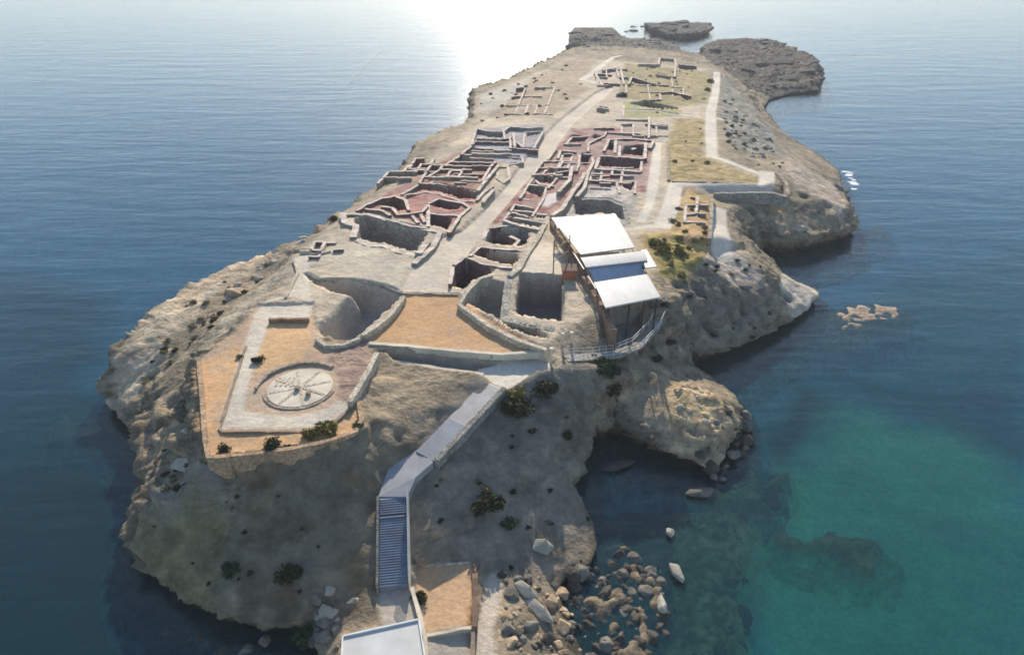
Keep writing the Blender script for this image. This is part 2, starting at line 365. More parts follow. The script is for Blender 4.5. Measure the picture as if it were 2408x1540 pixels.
def paint(poly, col, feather=0.6, rough=None, z='p', strength=1.0, wob=0.5, reg=0, world=False, speck=None):
    pw = poly if world else poly_w(poly, z); sl_ = box_of(pw, feather + 2)
    X, Y = XX[sl_], YY[sl_]
    ins = inpoly(X, Y, pw); dd = linedist(X, Y, pw, True); sd = np.where(ins, dd, -dd) + wob * nC[sl_] * feather * 2 + wob * nB[sl_] * feather
    t = sstep(-feather, feather, sd) * strength
    c = np.array(col)
    if speck is not None: c = mix3(np.broadcast_to(c, X.shape + (3,)), np.array(speck), sstep(-0.1, 0.35, nB[sl_] + 0.5 * nC[sl_]))
    COL[sl_] = COL[sl_] + (c - COL[sl_]) * t[..., None]
    if rough is not None: RO[sl_] = RO[sl_] + (rough - RO[sl_]) * t
    if reg: REG[sl_] = np.where(ins, reg, REG[sl_])
    return pw
def flat(poly, dz=0.0, feather=0.8, z=None, world=False):
    """level the ground to the plateau plane inside a polygon"""
    pw = poly if world else poly_w(poly, ('p', dz) if z is None else z); sl_ = box_of(pw, feather + 1)
    X, Y = XX[sl_], YY[sl_]
    sd = np.where(inpoly(X, Y, pw), 1, -1) * linedist(X, Y, pw, True); t = sstep(-feather, 0.1, sd)
    tgt = ZP[sl_] + dz if z is None else z * ZS
    ZZ[sl_] = ZZ[sl_] + (tgt - ZZ[sl_]) * t
PITW = np.zeros(XX.shape)
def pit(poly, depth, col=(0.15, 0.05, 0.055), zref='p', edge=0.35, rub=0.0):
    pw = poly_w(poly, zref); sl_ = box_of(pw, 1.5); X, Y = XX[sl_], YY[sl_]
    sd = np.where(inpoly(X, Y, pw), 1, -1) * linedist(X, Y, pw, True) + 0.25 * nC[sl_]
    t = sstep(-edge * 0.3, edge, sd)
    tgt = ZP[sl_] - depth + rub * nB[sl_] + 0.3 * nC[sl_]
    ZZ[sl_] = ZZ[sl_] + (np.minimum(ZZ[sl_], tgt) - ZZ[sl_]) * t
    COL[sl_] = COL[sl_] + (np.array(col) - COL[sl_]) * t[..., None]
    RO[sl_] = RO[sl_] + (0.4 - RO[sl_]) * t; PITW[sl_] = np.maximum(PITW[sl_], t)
    return pw
def seg(c, a, b, wpx):
    (x1, y1), (x2, y2) = a, b
    return S(c, (x1, y1 - wpx / 2), (x2, y2 - wpx / 2), (x2, y2 + wpx / 2), (x1, y1 + wpx / 2))

paint([(1175,895),(1150,935),(1010,1095),(955,1140),(885,1150),(905,1100),(960,1060),(1110,925)], (0.24,0.21,0.17), 0.8, 0.0, z=11, strength=1)
paint([(880,1130),(970,1130),(972,1385),(878,1385)], (0.24,0.21,0.17), 0.8, 0.0, z=6, strength=1)
# natural stone tones; shaded cliff faces painted darker to carry their shade
paint([(280,880),(300,800),(400,710),(640,590),(660,620),(520,700),(400,800),(330,870)], (0.62,0.51,0.37), 1.2, 0.8, z=8.5, strength=0.85, speck=(0.50,0.40,0.28))
paint([(400,705),(660,590),(640,610),(480,690),(400,740)], (0.42,0.29,0.17), 0.8, 0.8, z=9.5, strength=0.5)
paint([(560,780),(650,690),(700,620),(640,650),(500,760),(470,810)], (0.40,0.34,0.255), 1.0, 0.8, z=12)
paint([(236,930),(270,850),(400,850),(330,900),(280,950)], (0.52,0.42,0.31), 1.0, 0.9, z=6, strength=0.8)
paint([(360,1160),(560,1170),(560,1230),(370,1240)], (0.23,0.23,0.21), 1.2, 0.5, z=6, strength=0.8)
paint([(560,1100),(1000,1080),(860,1400),(500,1400),(330,1300),(560,1200)], (0.18,0.155,0.115), 2.5, 0.4, z=7, strength=0.85, speck=(0.135, 0.105, 0.065))
paint([(310,1230),(560,1240),(500,1480),(330,1390)], (0.20, 0.17, 0.075), 2.0, 0.5, z=3, strength=0.6)
paint([(1010,1130),(1220,920),(1400,900),(1390,1200),(1250,1300),(1000,1310)], (0.21, 0.19, 0.16), 2.5, 0.45, z=7, strength=0.85, speck=(0.15, 0.135, 0.11))
paint([(1840,655),(1900,662),(1946,700),(1925,740),(1850,735),(1820,690)], (0.52,0.46,0.38), 0.6, 0.6, z=3)
paint([(1580,650),(1800,660),(1840,740),(1700,830),(1620,830)], (0.19, 0.17, 0.14), 2.0, 0.7, z=7, strength=0.8)
paint([(1560,910),(1640,900),(1720,940),(1700,1000),(1580,1000)], (0.74,0.55,0.31), 0.8, 0.9, z=5.5, speck=(0.50,0.36,0.21))
paint([(1640,120),(1660,88),(1820,88),(1940,140),(1940,225),(1760,215),(1690,165)], (0.09,0.08,0.07), 1.2, 1.0, z=3.5, strength=0.95, speck=(0.15,0.13,0.11))
paint([(1320,120),(1340,60),(1450,60),(1480,92),(1600,100),(1600,122),(1450,118)], (0.13,0.115,0.10), 1.2, 1.0, z=3.5, strength=0.9)
paint([(1460,30),(1500,30),(1680,50),(1680,95),(1560,98),(1500,70)], (0.13,0.12,0.115), 2, 1.0, z=2, strength=0.95)
paint([(1700,560),(1800,640),(1740,660),(1640,640),(1690,590)], (0.50,0.42,0.34), 1.0, 0.8, z=10.5)
paint([(1840,380),(1980,440),(1990,520),(1860,470),(1830,420)], (0.44,0.36,0.28), 1.5, 0.7, z=6)
paint([(1700,170),(1760,240),(1820,300),(1840,380),(1720,380),(1690,300)], (0.30,0.285,0.24), 1.2, 0.9, z=7, speck=(0.22,0.21,0.18))

# tones of the plateau
TAN = (0.50, 0.415, 0.31); PINK = (0.38, 0.235, 0.19); PALE = (0.58, 0.50, 0.395); ORANGE = (0.54, 0.325, 0.165); OLIVE = (0.27, 0.205, 0.06)
BLUEGREY = (0.34, 0.325, 0.36); PURP = (0.25, 0.085, 0.085); RED = (0.34, 0.17, 0.12)
paint([(790,520),(960,400),(1120,290),(1130,215),(1340,135),(1660,160),(1690,380),(1820,430),(1600,470),(1560,620),(1400,740),(1300,840),(860,800),(700,780),(660,690),(690,610)], TAN, 2.5, 0.35)
paint(S(c3,(480,1080),(470,900),(900,700),(1300,500),(1600,500),(1380,760),(1500,820),(1100,1120)), (0.36,0.295,0.20), 1.5, 0.5, speck=(0.42,0.30,0.22))
paint(S(c3,(380,1000),(420,830),(900,720),(700,900),(620,1000)), (0.46,0.42,0.35), 1.0, 0.35)
paint(S(c4,(650,230),(1480,330),(1500,640),(1190,680),(640,600),(600,440)), (0.34,0.275,0.145), 1.5, 0.5, speck=(0.25,0.21,0.075))
paint(S(c4,(1150,800),(1440,800),(1450,1180),(1560,1230),(2000,1390),(1980,1440),(1090,1430),(1080,1050)), (0.40,0.30,0.15), 1.0, 0.6, speck=OLIVE)
paint(S(c4,(640,620),(1200,700),(1240,770),(640,800)), (0.36,0.33,0.16), 0.8, 0.5)
paint(S(c8,(440,280),(740,320),(740,800),(620,980),(330,1000),(0,1000),(0,760),(300,720)), (0.48,0.31,0.165), 1.2, 0.5, speck=(0.40,0.31,0.11))
paint([(1520,560),(1600,560),(1660,600),(1600,640),(1550,640)], (0.30,0.24,0.07), 1.2, 0.6)
# ruins quarters
paint(S(c1,(450,1130),(1000,860),(1900,900),(1880,1100),(1560,1420),(540,1200)), (0.40,0.22,0.18), 0.8, 0.25, speck=(0.30,0.085,0.08))
paint(S(c1,(1000,860),(1130,660),(1700,470),(2300,480),(2000,880),(1900,950)), (0.41,0.27,0.19), 1.0, 0.4, speck=(0.30,0.13,0.09))
paint(S(c2,(340,600),(420,240),(1250,220),(1280,300),(1080,640),(900,700)), (0.38,0.345,0.35), 0.8, 0.4, speck=BLUEGREY)
paint(S(c2,(1600,270),(2100,240),(2406,320),(2406,640),(1990,1130),(1620,1080),(1400,1290),(560,1430),(1000,950)), PINK, 1.0, 0.35, speck=PURP)
paint(S(c4,(130,900),(960,990),(920,1240),(860,1540),(0,1540)), (0.39,0.27,0.23), 1.0, 0.35, speck=(0.27,0.12,0.115))
paint(S(c5,(1340,200),(1500,80),(1900,100),(2000,200),(1850,470),(1740,340),(1110,370),(1330,300)), (0.36,0.34,0.30), 0.6, 0.4)
paint(S(c2,(1180,1170),(1290,1060),(1480,1000),(1440,1120),(1290,1210)), (0.66,0.58,0.54), 0.4, 0.1)
paint(S(c2,(1780,1090),(1800,960),(1930,960),(2350,980),(2300,1180),(2100,1130)), (0.56,0.50,0.45), 0.6, 0.5, speck=(0.38,0.33,0.28))
# bare pale square and main street
STREET = [(940,686),(1056,690),(1072,640),(1130,555),(1185,490),(1236,430),(1290,372),(1340,300),(1380,262),(1442,212),(1436,203),(1398,222),(1310,290),(1262,340),(1222,395),(1190,440),(1130,505),(1085,545),(1040,560),(985,600)]
paint([(700,600),(740,575),(840,575),(960,615),(985,600),(940,686),(840,655),(740,620)], (0.53,0.47,0.36), 1.0, 0.2, speck=(0.50,0.42,0.33))
flat(STREET, -0.15, 0.5); paint(STREET, (0.60,0.515,0.40), 0.35, 0.06, wob=0.25, reg=1, speck=(0.57,0.48,0.40))
# pits and rooms
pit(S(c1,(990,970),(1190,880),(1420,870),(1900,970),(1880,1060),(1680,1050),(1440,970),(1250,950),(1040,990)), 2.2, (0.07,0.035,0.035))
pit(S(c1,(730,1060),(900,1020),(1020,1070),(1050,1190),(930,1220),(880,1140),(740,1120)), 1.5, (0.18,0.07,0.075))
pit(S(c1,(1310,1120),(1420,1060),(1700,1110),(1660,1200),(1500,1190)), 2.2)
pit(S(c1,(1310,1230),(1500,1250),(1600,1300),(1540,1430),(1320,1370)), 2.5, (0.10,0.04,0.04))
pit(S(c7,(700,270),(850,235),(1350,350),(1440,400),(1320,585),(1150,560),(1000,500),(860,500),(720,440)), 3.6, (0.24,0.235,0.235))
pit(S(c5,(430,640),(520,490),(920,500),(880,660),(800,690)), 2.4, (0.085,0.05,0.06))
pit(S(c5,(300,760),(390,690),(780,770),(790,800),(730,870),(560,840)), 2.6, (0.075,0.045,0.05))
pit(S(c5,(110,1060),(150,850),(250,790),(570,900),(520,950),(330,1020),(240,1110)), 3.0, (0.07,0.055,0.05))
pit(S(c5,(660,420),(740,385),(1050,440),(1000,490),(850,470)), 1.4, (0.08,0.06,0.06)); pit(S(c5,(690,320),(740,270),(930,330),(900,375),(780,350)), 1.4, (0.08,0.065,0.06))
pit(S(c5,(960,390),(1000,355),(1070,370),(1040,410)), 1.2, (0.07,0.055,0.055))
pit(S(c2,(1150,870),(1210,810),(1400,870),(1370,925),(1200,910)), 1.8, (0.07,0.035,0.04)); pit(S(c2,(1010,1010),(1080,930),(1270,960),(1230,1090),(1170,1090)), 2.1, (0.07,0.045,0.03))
pit(S(c2,(1420,590),(1450,530),(1620,550),(1600,600)), 1.4); pit(S(c2,(1510,440),(1590,370),(1740,390),(1700,420)), 1.2)
pit(S(c2,(1420,820),(1440,770),(1560,790),(1530,830)), 1.0); pit(S(c2,(1680,680),(1690,560),(1830,560),(1800,640),(1770,720)), 1.1)
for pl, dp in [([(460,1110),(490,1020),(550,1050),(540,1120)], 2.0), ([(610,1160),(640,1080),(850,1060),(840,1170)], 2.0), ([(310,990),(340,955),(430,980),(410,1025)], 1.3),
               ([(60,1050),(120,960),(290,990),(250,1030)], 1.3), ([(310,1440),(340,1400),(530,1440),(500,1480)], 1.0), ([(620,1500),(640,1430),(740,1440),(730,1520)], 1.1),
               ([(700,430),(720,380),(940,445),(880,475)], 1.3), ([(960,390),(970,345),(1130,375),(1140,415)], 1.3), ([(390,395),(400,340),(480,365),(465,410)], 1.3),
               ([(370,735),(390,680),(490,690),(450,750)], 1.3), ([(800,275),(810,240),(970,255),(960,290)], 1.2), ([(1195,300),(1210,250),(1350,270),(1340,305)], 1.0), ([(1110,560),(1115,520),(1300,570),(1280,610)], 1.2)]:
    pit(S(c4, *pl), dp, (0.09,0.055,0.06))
pit(S(c4,(365,1275),(430,1165),(815,1205),(800,1305)), 1.7, (0.21,0.185,0.22))
pit(S(c4,(680,645),(860,618),(1190,690),(1180,720),(930,690)), 1.6, (0.17,0.14,0.07))
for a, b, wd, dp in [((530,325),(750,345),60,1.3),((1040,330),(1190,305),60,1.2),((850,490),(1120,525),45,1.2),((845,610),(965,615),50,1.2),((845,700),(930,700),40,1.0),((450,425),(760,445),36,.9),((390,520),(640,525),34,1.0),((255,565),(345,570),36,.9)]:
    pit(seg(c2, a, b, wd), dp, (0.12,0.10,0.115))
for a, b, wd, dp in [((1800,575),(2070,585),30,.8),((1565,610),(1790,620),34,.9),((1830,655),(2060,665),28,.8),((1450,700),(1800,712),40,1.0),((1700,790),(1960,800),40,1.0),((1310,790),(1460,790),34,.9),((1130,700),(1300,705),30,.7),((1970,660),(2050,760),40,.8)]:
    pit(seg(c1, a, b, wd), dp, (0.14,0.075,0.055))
# moats either side of the square, walled chamber, hollow under the canopy
MOATL = S(c7,(250,790),(380,850),(700,850),(1000,905),(1170,970),(1150,1010),(1040,1130),(790,1370),(700,1430),(420,1400),(340,1330),(450,1230),(560,1120),(700,1020),(500,980),(330,900))
pit(MOATL, 4.2, (0.36,0.34,0.32), edge=1.6, rub=1.2)
pit(S(c5,(250,1235),(330,1080),(430,1010),(670,1040),(640,1390),(560,1390)), 3.6, (0.33,0.32,0.28), edge=1.0, rub=0.8)
pit(S(c5,(790,940),(1250,970),(1240,1440),(770,1370),(730,1330)), 4.6, (0.20,0.18,0.18))
pit(S(c5,(560,1400),(650,1430),(980,1500),(1080,1600),(900,1560),(700,1500)), 2.2, (0.20,0.15,0.12))
pit(S(c6,(925,950),(1260,890),(1250,990),(1090,1150),(1000,1180),(930,1060)), 2.6, (0.20,0.19,0.18))
pit(S(c5,(1340,195),(1700,200),(1850,260),(1880,450),(1760,350),(1350,360)), 2.2, (0.32,0.31,0.29))
paint(S(c5,(960,640),(1110,640),(1190,800),(1240,960),(820,930),(860,850)), (0.68,0.59,0.46), 0.3, 0.05)  # cream floor, with its sunlit patch put into the colour
# orange square between the moats, terraces of the fort
SQUARE = [(948,694),(1075,694),(1130,738),(1200,782),(1285,822),(1180,830),(1060,822),(960,812),(868,804),(900,760)]
flat(SQUARE, 0, 0.3); paint(SQUARE, ORANGE, 0.25, 0.06, wob=0.2, reg=2, speck=(0.50,0.33,0.20))
# grey hollow front below the square, then pale ledge
pit([(890,822),(960,818),(1060,828),(1180,836),(1270,834),(1200,852),(1130,870),(1040,858),(930,842)], 2.2, (0.33,0.31,0.28), edge=0.9)
LEDGE = [(1120,868),(1200,850),(1290,842),(1305,868),(1240,890),(1190,918),(1160,902)]
flat(LEDGE, -1.0, 0.6); paint(LEDGE, (0.66,0.60,0.50), 0.3, 0.1, z=('p', -1.0), wob=0.3, reg=3)
FORT = [(466,846),(500,822),(560,775),(606,720),(735,716),(745,800),(840,808),(868,815),(880,850),(842,940),(850,985),(836,1012),(740,1042),(600,1062),(489,1074)]
FORTM = inpoly(XX, YY, poly_w(FORT)) | inpoly(XX, YY, poly_w([(840,640),(1180,690),(1320,860),(860,860),(850,800)]));flat(FORT, 0, 0.5); paint(FORT, (0.50,0.35,0.23), 0.4, 0.12, wob=0.3)
TERR = [(470,850),(575,808),(580,830),(517,1004),(520,1016),(700,1014),(780,1004),(842,950),(850,985),(836,1010),(740,1040),(600,1060),(489,1072)]
paint(TERR, (0.58,0.36,0.19), 0.3, 0.08, wob=0.25, reg=4, speck=(0.52,0.36,0.22))
paint([(636,756),(724,756),(728,800),(712,850),(660,856),(604,882),(590,850),(618,800)], (0.58,0.375,0.20), 0.3, 0.06, wob=0.2, reg=4)
paint([(780,815),(868,815),(876,850),(840,930),(806,950),(778,900),(770,850)], (0.42,0.29,0.22), 0.3, 0.5, speck=(0.32,0.22,0.18))
LWALK = [(606,722),(660,716),(735,716),(728,748),(634,750),(584,905),(574,965),(600,972),(700,978),(770,958),(800,940),(826,955),(770,1000),(700,1006),(514,1006),(560,850)]
paint(LWALK, (0.60,0.54,0.44), 0.2, 0.04, wob=0.15, reg=5, speck=(0.55,0.47,0.38))
paint([(590,902),(640,866),(700,856),(780,862),(800,900),(780,950),(700,974),(600,968),(576,950)], (0.50,0.37,0.26), 0.2, 0.06, wob=0.15)
# walkway from the fort up to the street
WALK2 = [(606,722),(690,700),(735,716),(724,640),(740,600),(760,592),(716,596),(692,608),(700,640),(672,700),(640,704)]
paint(WALK2, (0.60,0.53,0.43), 0.3, 0.06, wob=0.2, reg=6)
# pale walks of the eastern side (each a ribbon)
def ribbon_poly(pts):
    """pts: (px, py, half width in m) along the centre line"""
    c = [B(p[0], p[1]) for p in pts]; l, r = [], []
    for i, p in enumerate(c):
        a = c[max(0, i - 1)]; b = c[min(len(c) - 1, i + 1)]; t = Vector((b[0] - a[0], b[1] - a[1])).normalized(); n = Vector((-t.y, t.x)); h = pts[i][2]
        l.append((p[0] + n.x * h, p[1] + n.y * h)); r.append((p[0] - n.x * h, p[1] - n.y * h))
    return l + r[::-1]
RIB = {7: [c4(1575,320)+(1.2,), c4(1560,520)+(1.2,), c4(1510,720)+(1.4,), c4(1510,900)+(1.4,), c4(1520,1190)+(1.2,)],
       8: [c4(1540,1190)+(.9,), c4(1660,1220)+(.9,), c4(1850,1290)+(.8,), c4(2090,1370)+(.9,)],
       9: [c8(1280,110)+(1.5,), c8(1260,290)+(1.5,)],
       10: [c8(1240,275)+(.8,), c8(800,270)+(.8,), c8(300,250)+(.8,)],
       11: [c8(360,260)+(1.4,), c8(300,500)+(1.5,), c8(210,700)+(1.5,)],
       12: [c4(975,1040)+(.9,), c4(960,1250)+(1.0,), c4(920,1540)+(1.0,), c5(2100,250)+(.8,), c5(2010,440)+(.8,)],
       13: [c5(1850,510)+(.8,), c5(2170,470)+(.8,)],
       14: [c4(620,150)+(.9,), c4(530,170)+(1.1,), c4(440,240)+(1.2,), c4(220,400)+(1.4,), c4(420,450)+(.8,)],
       15: [c4(690,710)+(.9,), c4(920,712)+(.7,), c4(1180,750)+(.7,), c4(1400,780)+(.7,)],
       16: [c8(800,440)+(1.3,), c8(800,620)+(1.3,), c8(810,800)+(1.8,), c8(870,890)+(1.8,)],
       17: [c4(1560,790)+(.9,), c4(1640,800)+(.9,)]}
for k, pts in RIB.items():
    pw = ribbon_poly(pts); paint(pw, (0.66,0.59,0.48), 0.25, 0.05, wob=0.1, reg=k, world=True, speck=(0.60,0.53,0.45))
# south: landing, orange platform
LAND = [(885,1378),(966,1378),(985,1470),(985,1560),(800,1560),(850,1480),(900,1470)]
flat(LAND, z=3.5, feather=0.8); paint(LAND, (0.50,0.44,0.36), 0.3, 0.1, z=3.5, reg=18, wob=0.2)
PLAT = [(975,1330),(1112,1322),(1112,1470),(1000,1488),(985,1420)]
flat(PLAT, z=3.2, feather=0.5); paint(PLAT, (0.60,0.385,0.22), 0.2, 0.08, z=3.2, reg=19, wob=0.15, speck=(0.55,0.37,0.23))
paint([(1000,1490),(1112,1474),(1112,1700),(1000,1700)], (0.46,0.40,0.33), 0.3, 0.15, z=2.8)
EPATH = [(1150,1350),(1172,1345),(1180,1400),(1160,1480),(1170,1620),(1112,1620),(1114,1480),(1135,1420)]
flat(EPATH, z=2.4, feather=0.8); paint(EPATH, (0.56,0.48,0.39), 0.3, 0.15, z=2.4, reg=20, wob=0.4)

# ------------------------------------------------------------------ relief and meshes of the ground
ys_sp = np.gradient(ys)[:, None]
gx = np.gradient(ZZ, axis=1) / 0.3; gy = np.gradient(ZZ, axis=0) / ys_sp
slope = np.sqrt(gx ** 2 + gy ** 2)
nl = np.sqrt(gx ** 2 + gy ** 2 + 1); NX, NY, NZ = -gx / nl, -gy / nl, 1 / nl
natural = RO * (1 - PITW)
steep = sstep(0.35, 1.3, slope)
big = fbm(XX, YY, ZZ * 1.2, 7.0, 3); mid = fbm(XX, YY, ZZ * 1.4, 2.4, 4, True); small = fbm(XX, YY, ZZ * 1.5, 0.9, 3)
strata = fbm(XX * .2, YY * .2, ZZ * 2.2 + big, 1.6, 3)
disp = natural * ((0.25 + 0.95 * steep) * 0.9 * big + (0.28 + 0.75 * steep) * (mid - 0.2) + (0.20 + 0.22 * steep) * small + steep * 0.45 * strata) + (1 - natural) * 0.05 * small
far_ = sstep(195, 240, YY) * (1 - PITW) * np.clip(RO, 0, 1)
disp += far_ * (.6 * (mid - .2) + 1.0 * strata + .9 * big) * sstep(.2, 2.0, ZZ) * (1 - sstep(4.6, 5.6, ZZ))
shore = sstep(0.0, 1.2, ZZ)
lay = ZZ / 1.9 + 0.9 * big + 0.25 * nB; saw = lay - np.floor(lay); disp += natural * steep * (0.6 + 0.6 * (XX < -34)) * (sstep(0.0, 0.25, saw) - sstep(0.55, 1.0, saw) - 0.4)
disp *= 0.25 + 0.75 * shore
# hollows weathered into the rock faces, their shade painted into the colour
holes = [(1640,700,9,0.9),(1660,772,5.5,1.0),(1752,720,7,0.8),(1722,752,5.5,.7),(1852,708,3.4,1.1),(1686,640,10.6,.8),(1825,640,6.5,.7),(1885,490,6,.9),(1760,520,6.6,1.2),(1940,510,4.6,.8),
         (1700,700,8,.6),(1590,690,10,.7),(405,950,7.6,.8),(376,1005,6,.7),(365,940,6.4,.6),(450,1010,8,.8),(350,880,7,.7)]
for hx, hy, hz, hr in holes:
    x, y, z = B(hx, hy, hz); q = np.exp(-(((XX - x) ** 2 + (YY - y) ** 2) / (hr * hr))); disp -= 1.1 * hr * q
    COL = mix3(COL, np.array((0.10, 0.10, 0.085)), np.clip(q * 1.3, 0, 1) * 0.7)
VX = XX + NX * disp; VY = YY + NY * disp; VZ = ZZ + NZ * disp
# the sea has cut a notch at the waterline
notch = np.exp(-((VZ - 0.35) / 1.05) ** 2) * steep
nh = np.sqrt(NX ** 2 + NY ** 2) + 1e-6
VX -= NX / nh * notch * (2.0 + 1.2 * (XX > 14)); VY -= NY / nh * notch * (2.0 + 1.2 * (XX > 14))
# wet, weed-darkened band
wet = 1 - sstep(0.35, 1.3, VZ + 0.5 * nB)
COL = mix3(COL, np.array((0.045, 0.042, 0.032)), wet * 0.9)
band = np.exp(-((VZ - 1.7 - nB) / 0.6) ** 2) * steep
COL = mix3(COL, np.array((0.17, 0.15, 0.09)), band * 0.5)
COL = mix3(COL, np.where((XX > 5)[..., None], np.array((0.05, 0.30, 0.36)), np.array((0.02, 0.09, 0.12))), sstep(1.0, 4.0, -VZ))
ROA = np.clip(natural, 0, 1)

def height(x, y):
    i = min(max(int(np.searchsorted(xs, x)) - 1, 0), len(xs) - 2); j = min(max(int(np.searchsorted(ys, y)) - 1, 0), len(ys) - 2)
    a = (x - xs[i]) / (xs[i + 1] - xs[i]); b = (y - ys[j]) / (ys[j + 1] - ys[j])
    return float((VZ[j, i] * (1 - a) + VZ[j, i + 1] * a) * (1 - b) + (VZ[j + 1, i] * (1 - a) + VZ[j + 1, i + 1] * a) * b)

def tagd(o, label=None, cat=None, group=None, kind=None):
    if label: o['label'] = label
    if cat: o['category'] = cat
    if group: o['group'] = group
    if kind: o['kind'] = kind
    return o
ny, nx = XX.shape
idx = np.arange(ny * nx).reshape(ny, nx)
quads = np.stack([idx[:-1, :-1], idx[:-1, 1:], idx[1:, 1:], idx[1:, :-1]], -1)
keep = np.maximum.reduce([VZ[:-1, :-1], VZ[:-1, 1:], VZ[1:, 1:], VZ[1:, :-1]]) > -6.4
freg = REG[:-1, :-1]
V3 = np.stack([VX, VY, VZ], -1).reshape(-1, 3); C3 = COL.reshape(-1, 3); R1 = ROA.reshape(-1)
def gridobj(name, mask, mat, kind='structure'):
    q = quads[mask].reshape(-1, 4)
    if len(q) == 0: return None
    used, inv = np.unique(q, return_inverse=True); inv = inv.reshape(-1)
    me = bpy.data.meshes.new(name); me.vertices.add(len(used)); me.vertices.foreach_set('co', V3[used].astype(np.float32).ravel())
    me.loops.add(len(inv)); me.loops.foreach_set('vertex_index', inv.astype(np.int32))
    me.polygons.add(len(q)); me.polygons.foreach_set('loop_start', np.arange(0, len(inv), 4, dtype=np.int32))
    me.update(calc_edges=True)
    ca = me.color_attributes.new('soil', 'FLOAT_COLOR', 'POINT'); c4_ = np.ones((len(used), 4), np.float32); c4_[:, :3] = C3[used]; ca.data.foreach_set('color', c4_.ravel())
    ra = me.attributes.new('rough', 'FLOAT', 'POINT'); ra.data.foreach_set('value', R1[used].astype(np.float32))
    me.polygons.foreach_set('use_smooth', np.ones(len(q), bool))
    me.materials.append(M[mat]); o = bpy.data.objects.new(name, me); C.objects.link(o)
    if kind: o['kind'] = kind
    return o
inAf = inpoly(XX, YY, islA) | (dA < 4); isle = inAf[:-1, :-1] & ~land[:-1, :-1]
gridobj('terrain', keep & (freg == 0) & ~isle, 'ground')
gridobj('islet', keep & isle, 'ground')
NAMES = {1: 'street', 2: 'square', 3: 'landing', 4: 'terrace', 5: 'footpath', 6: 'walkway', 18: 'pavement', 19: 'terrace', 20: 'path'}
for k in range(1, 21):
    gridobj(NAMES.get(k, 'path'), keep & (freg == k) & ~isle, 'ground')

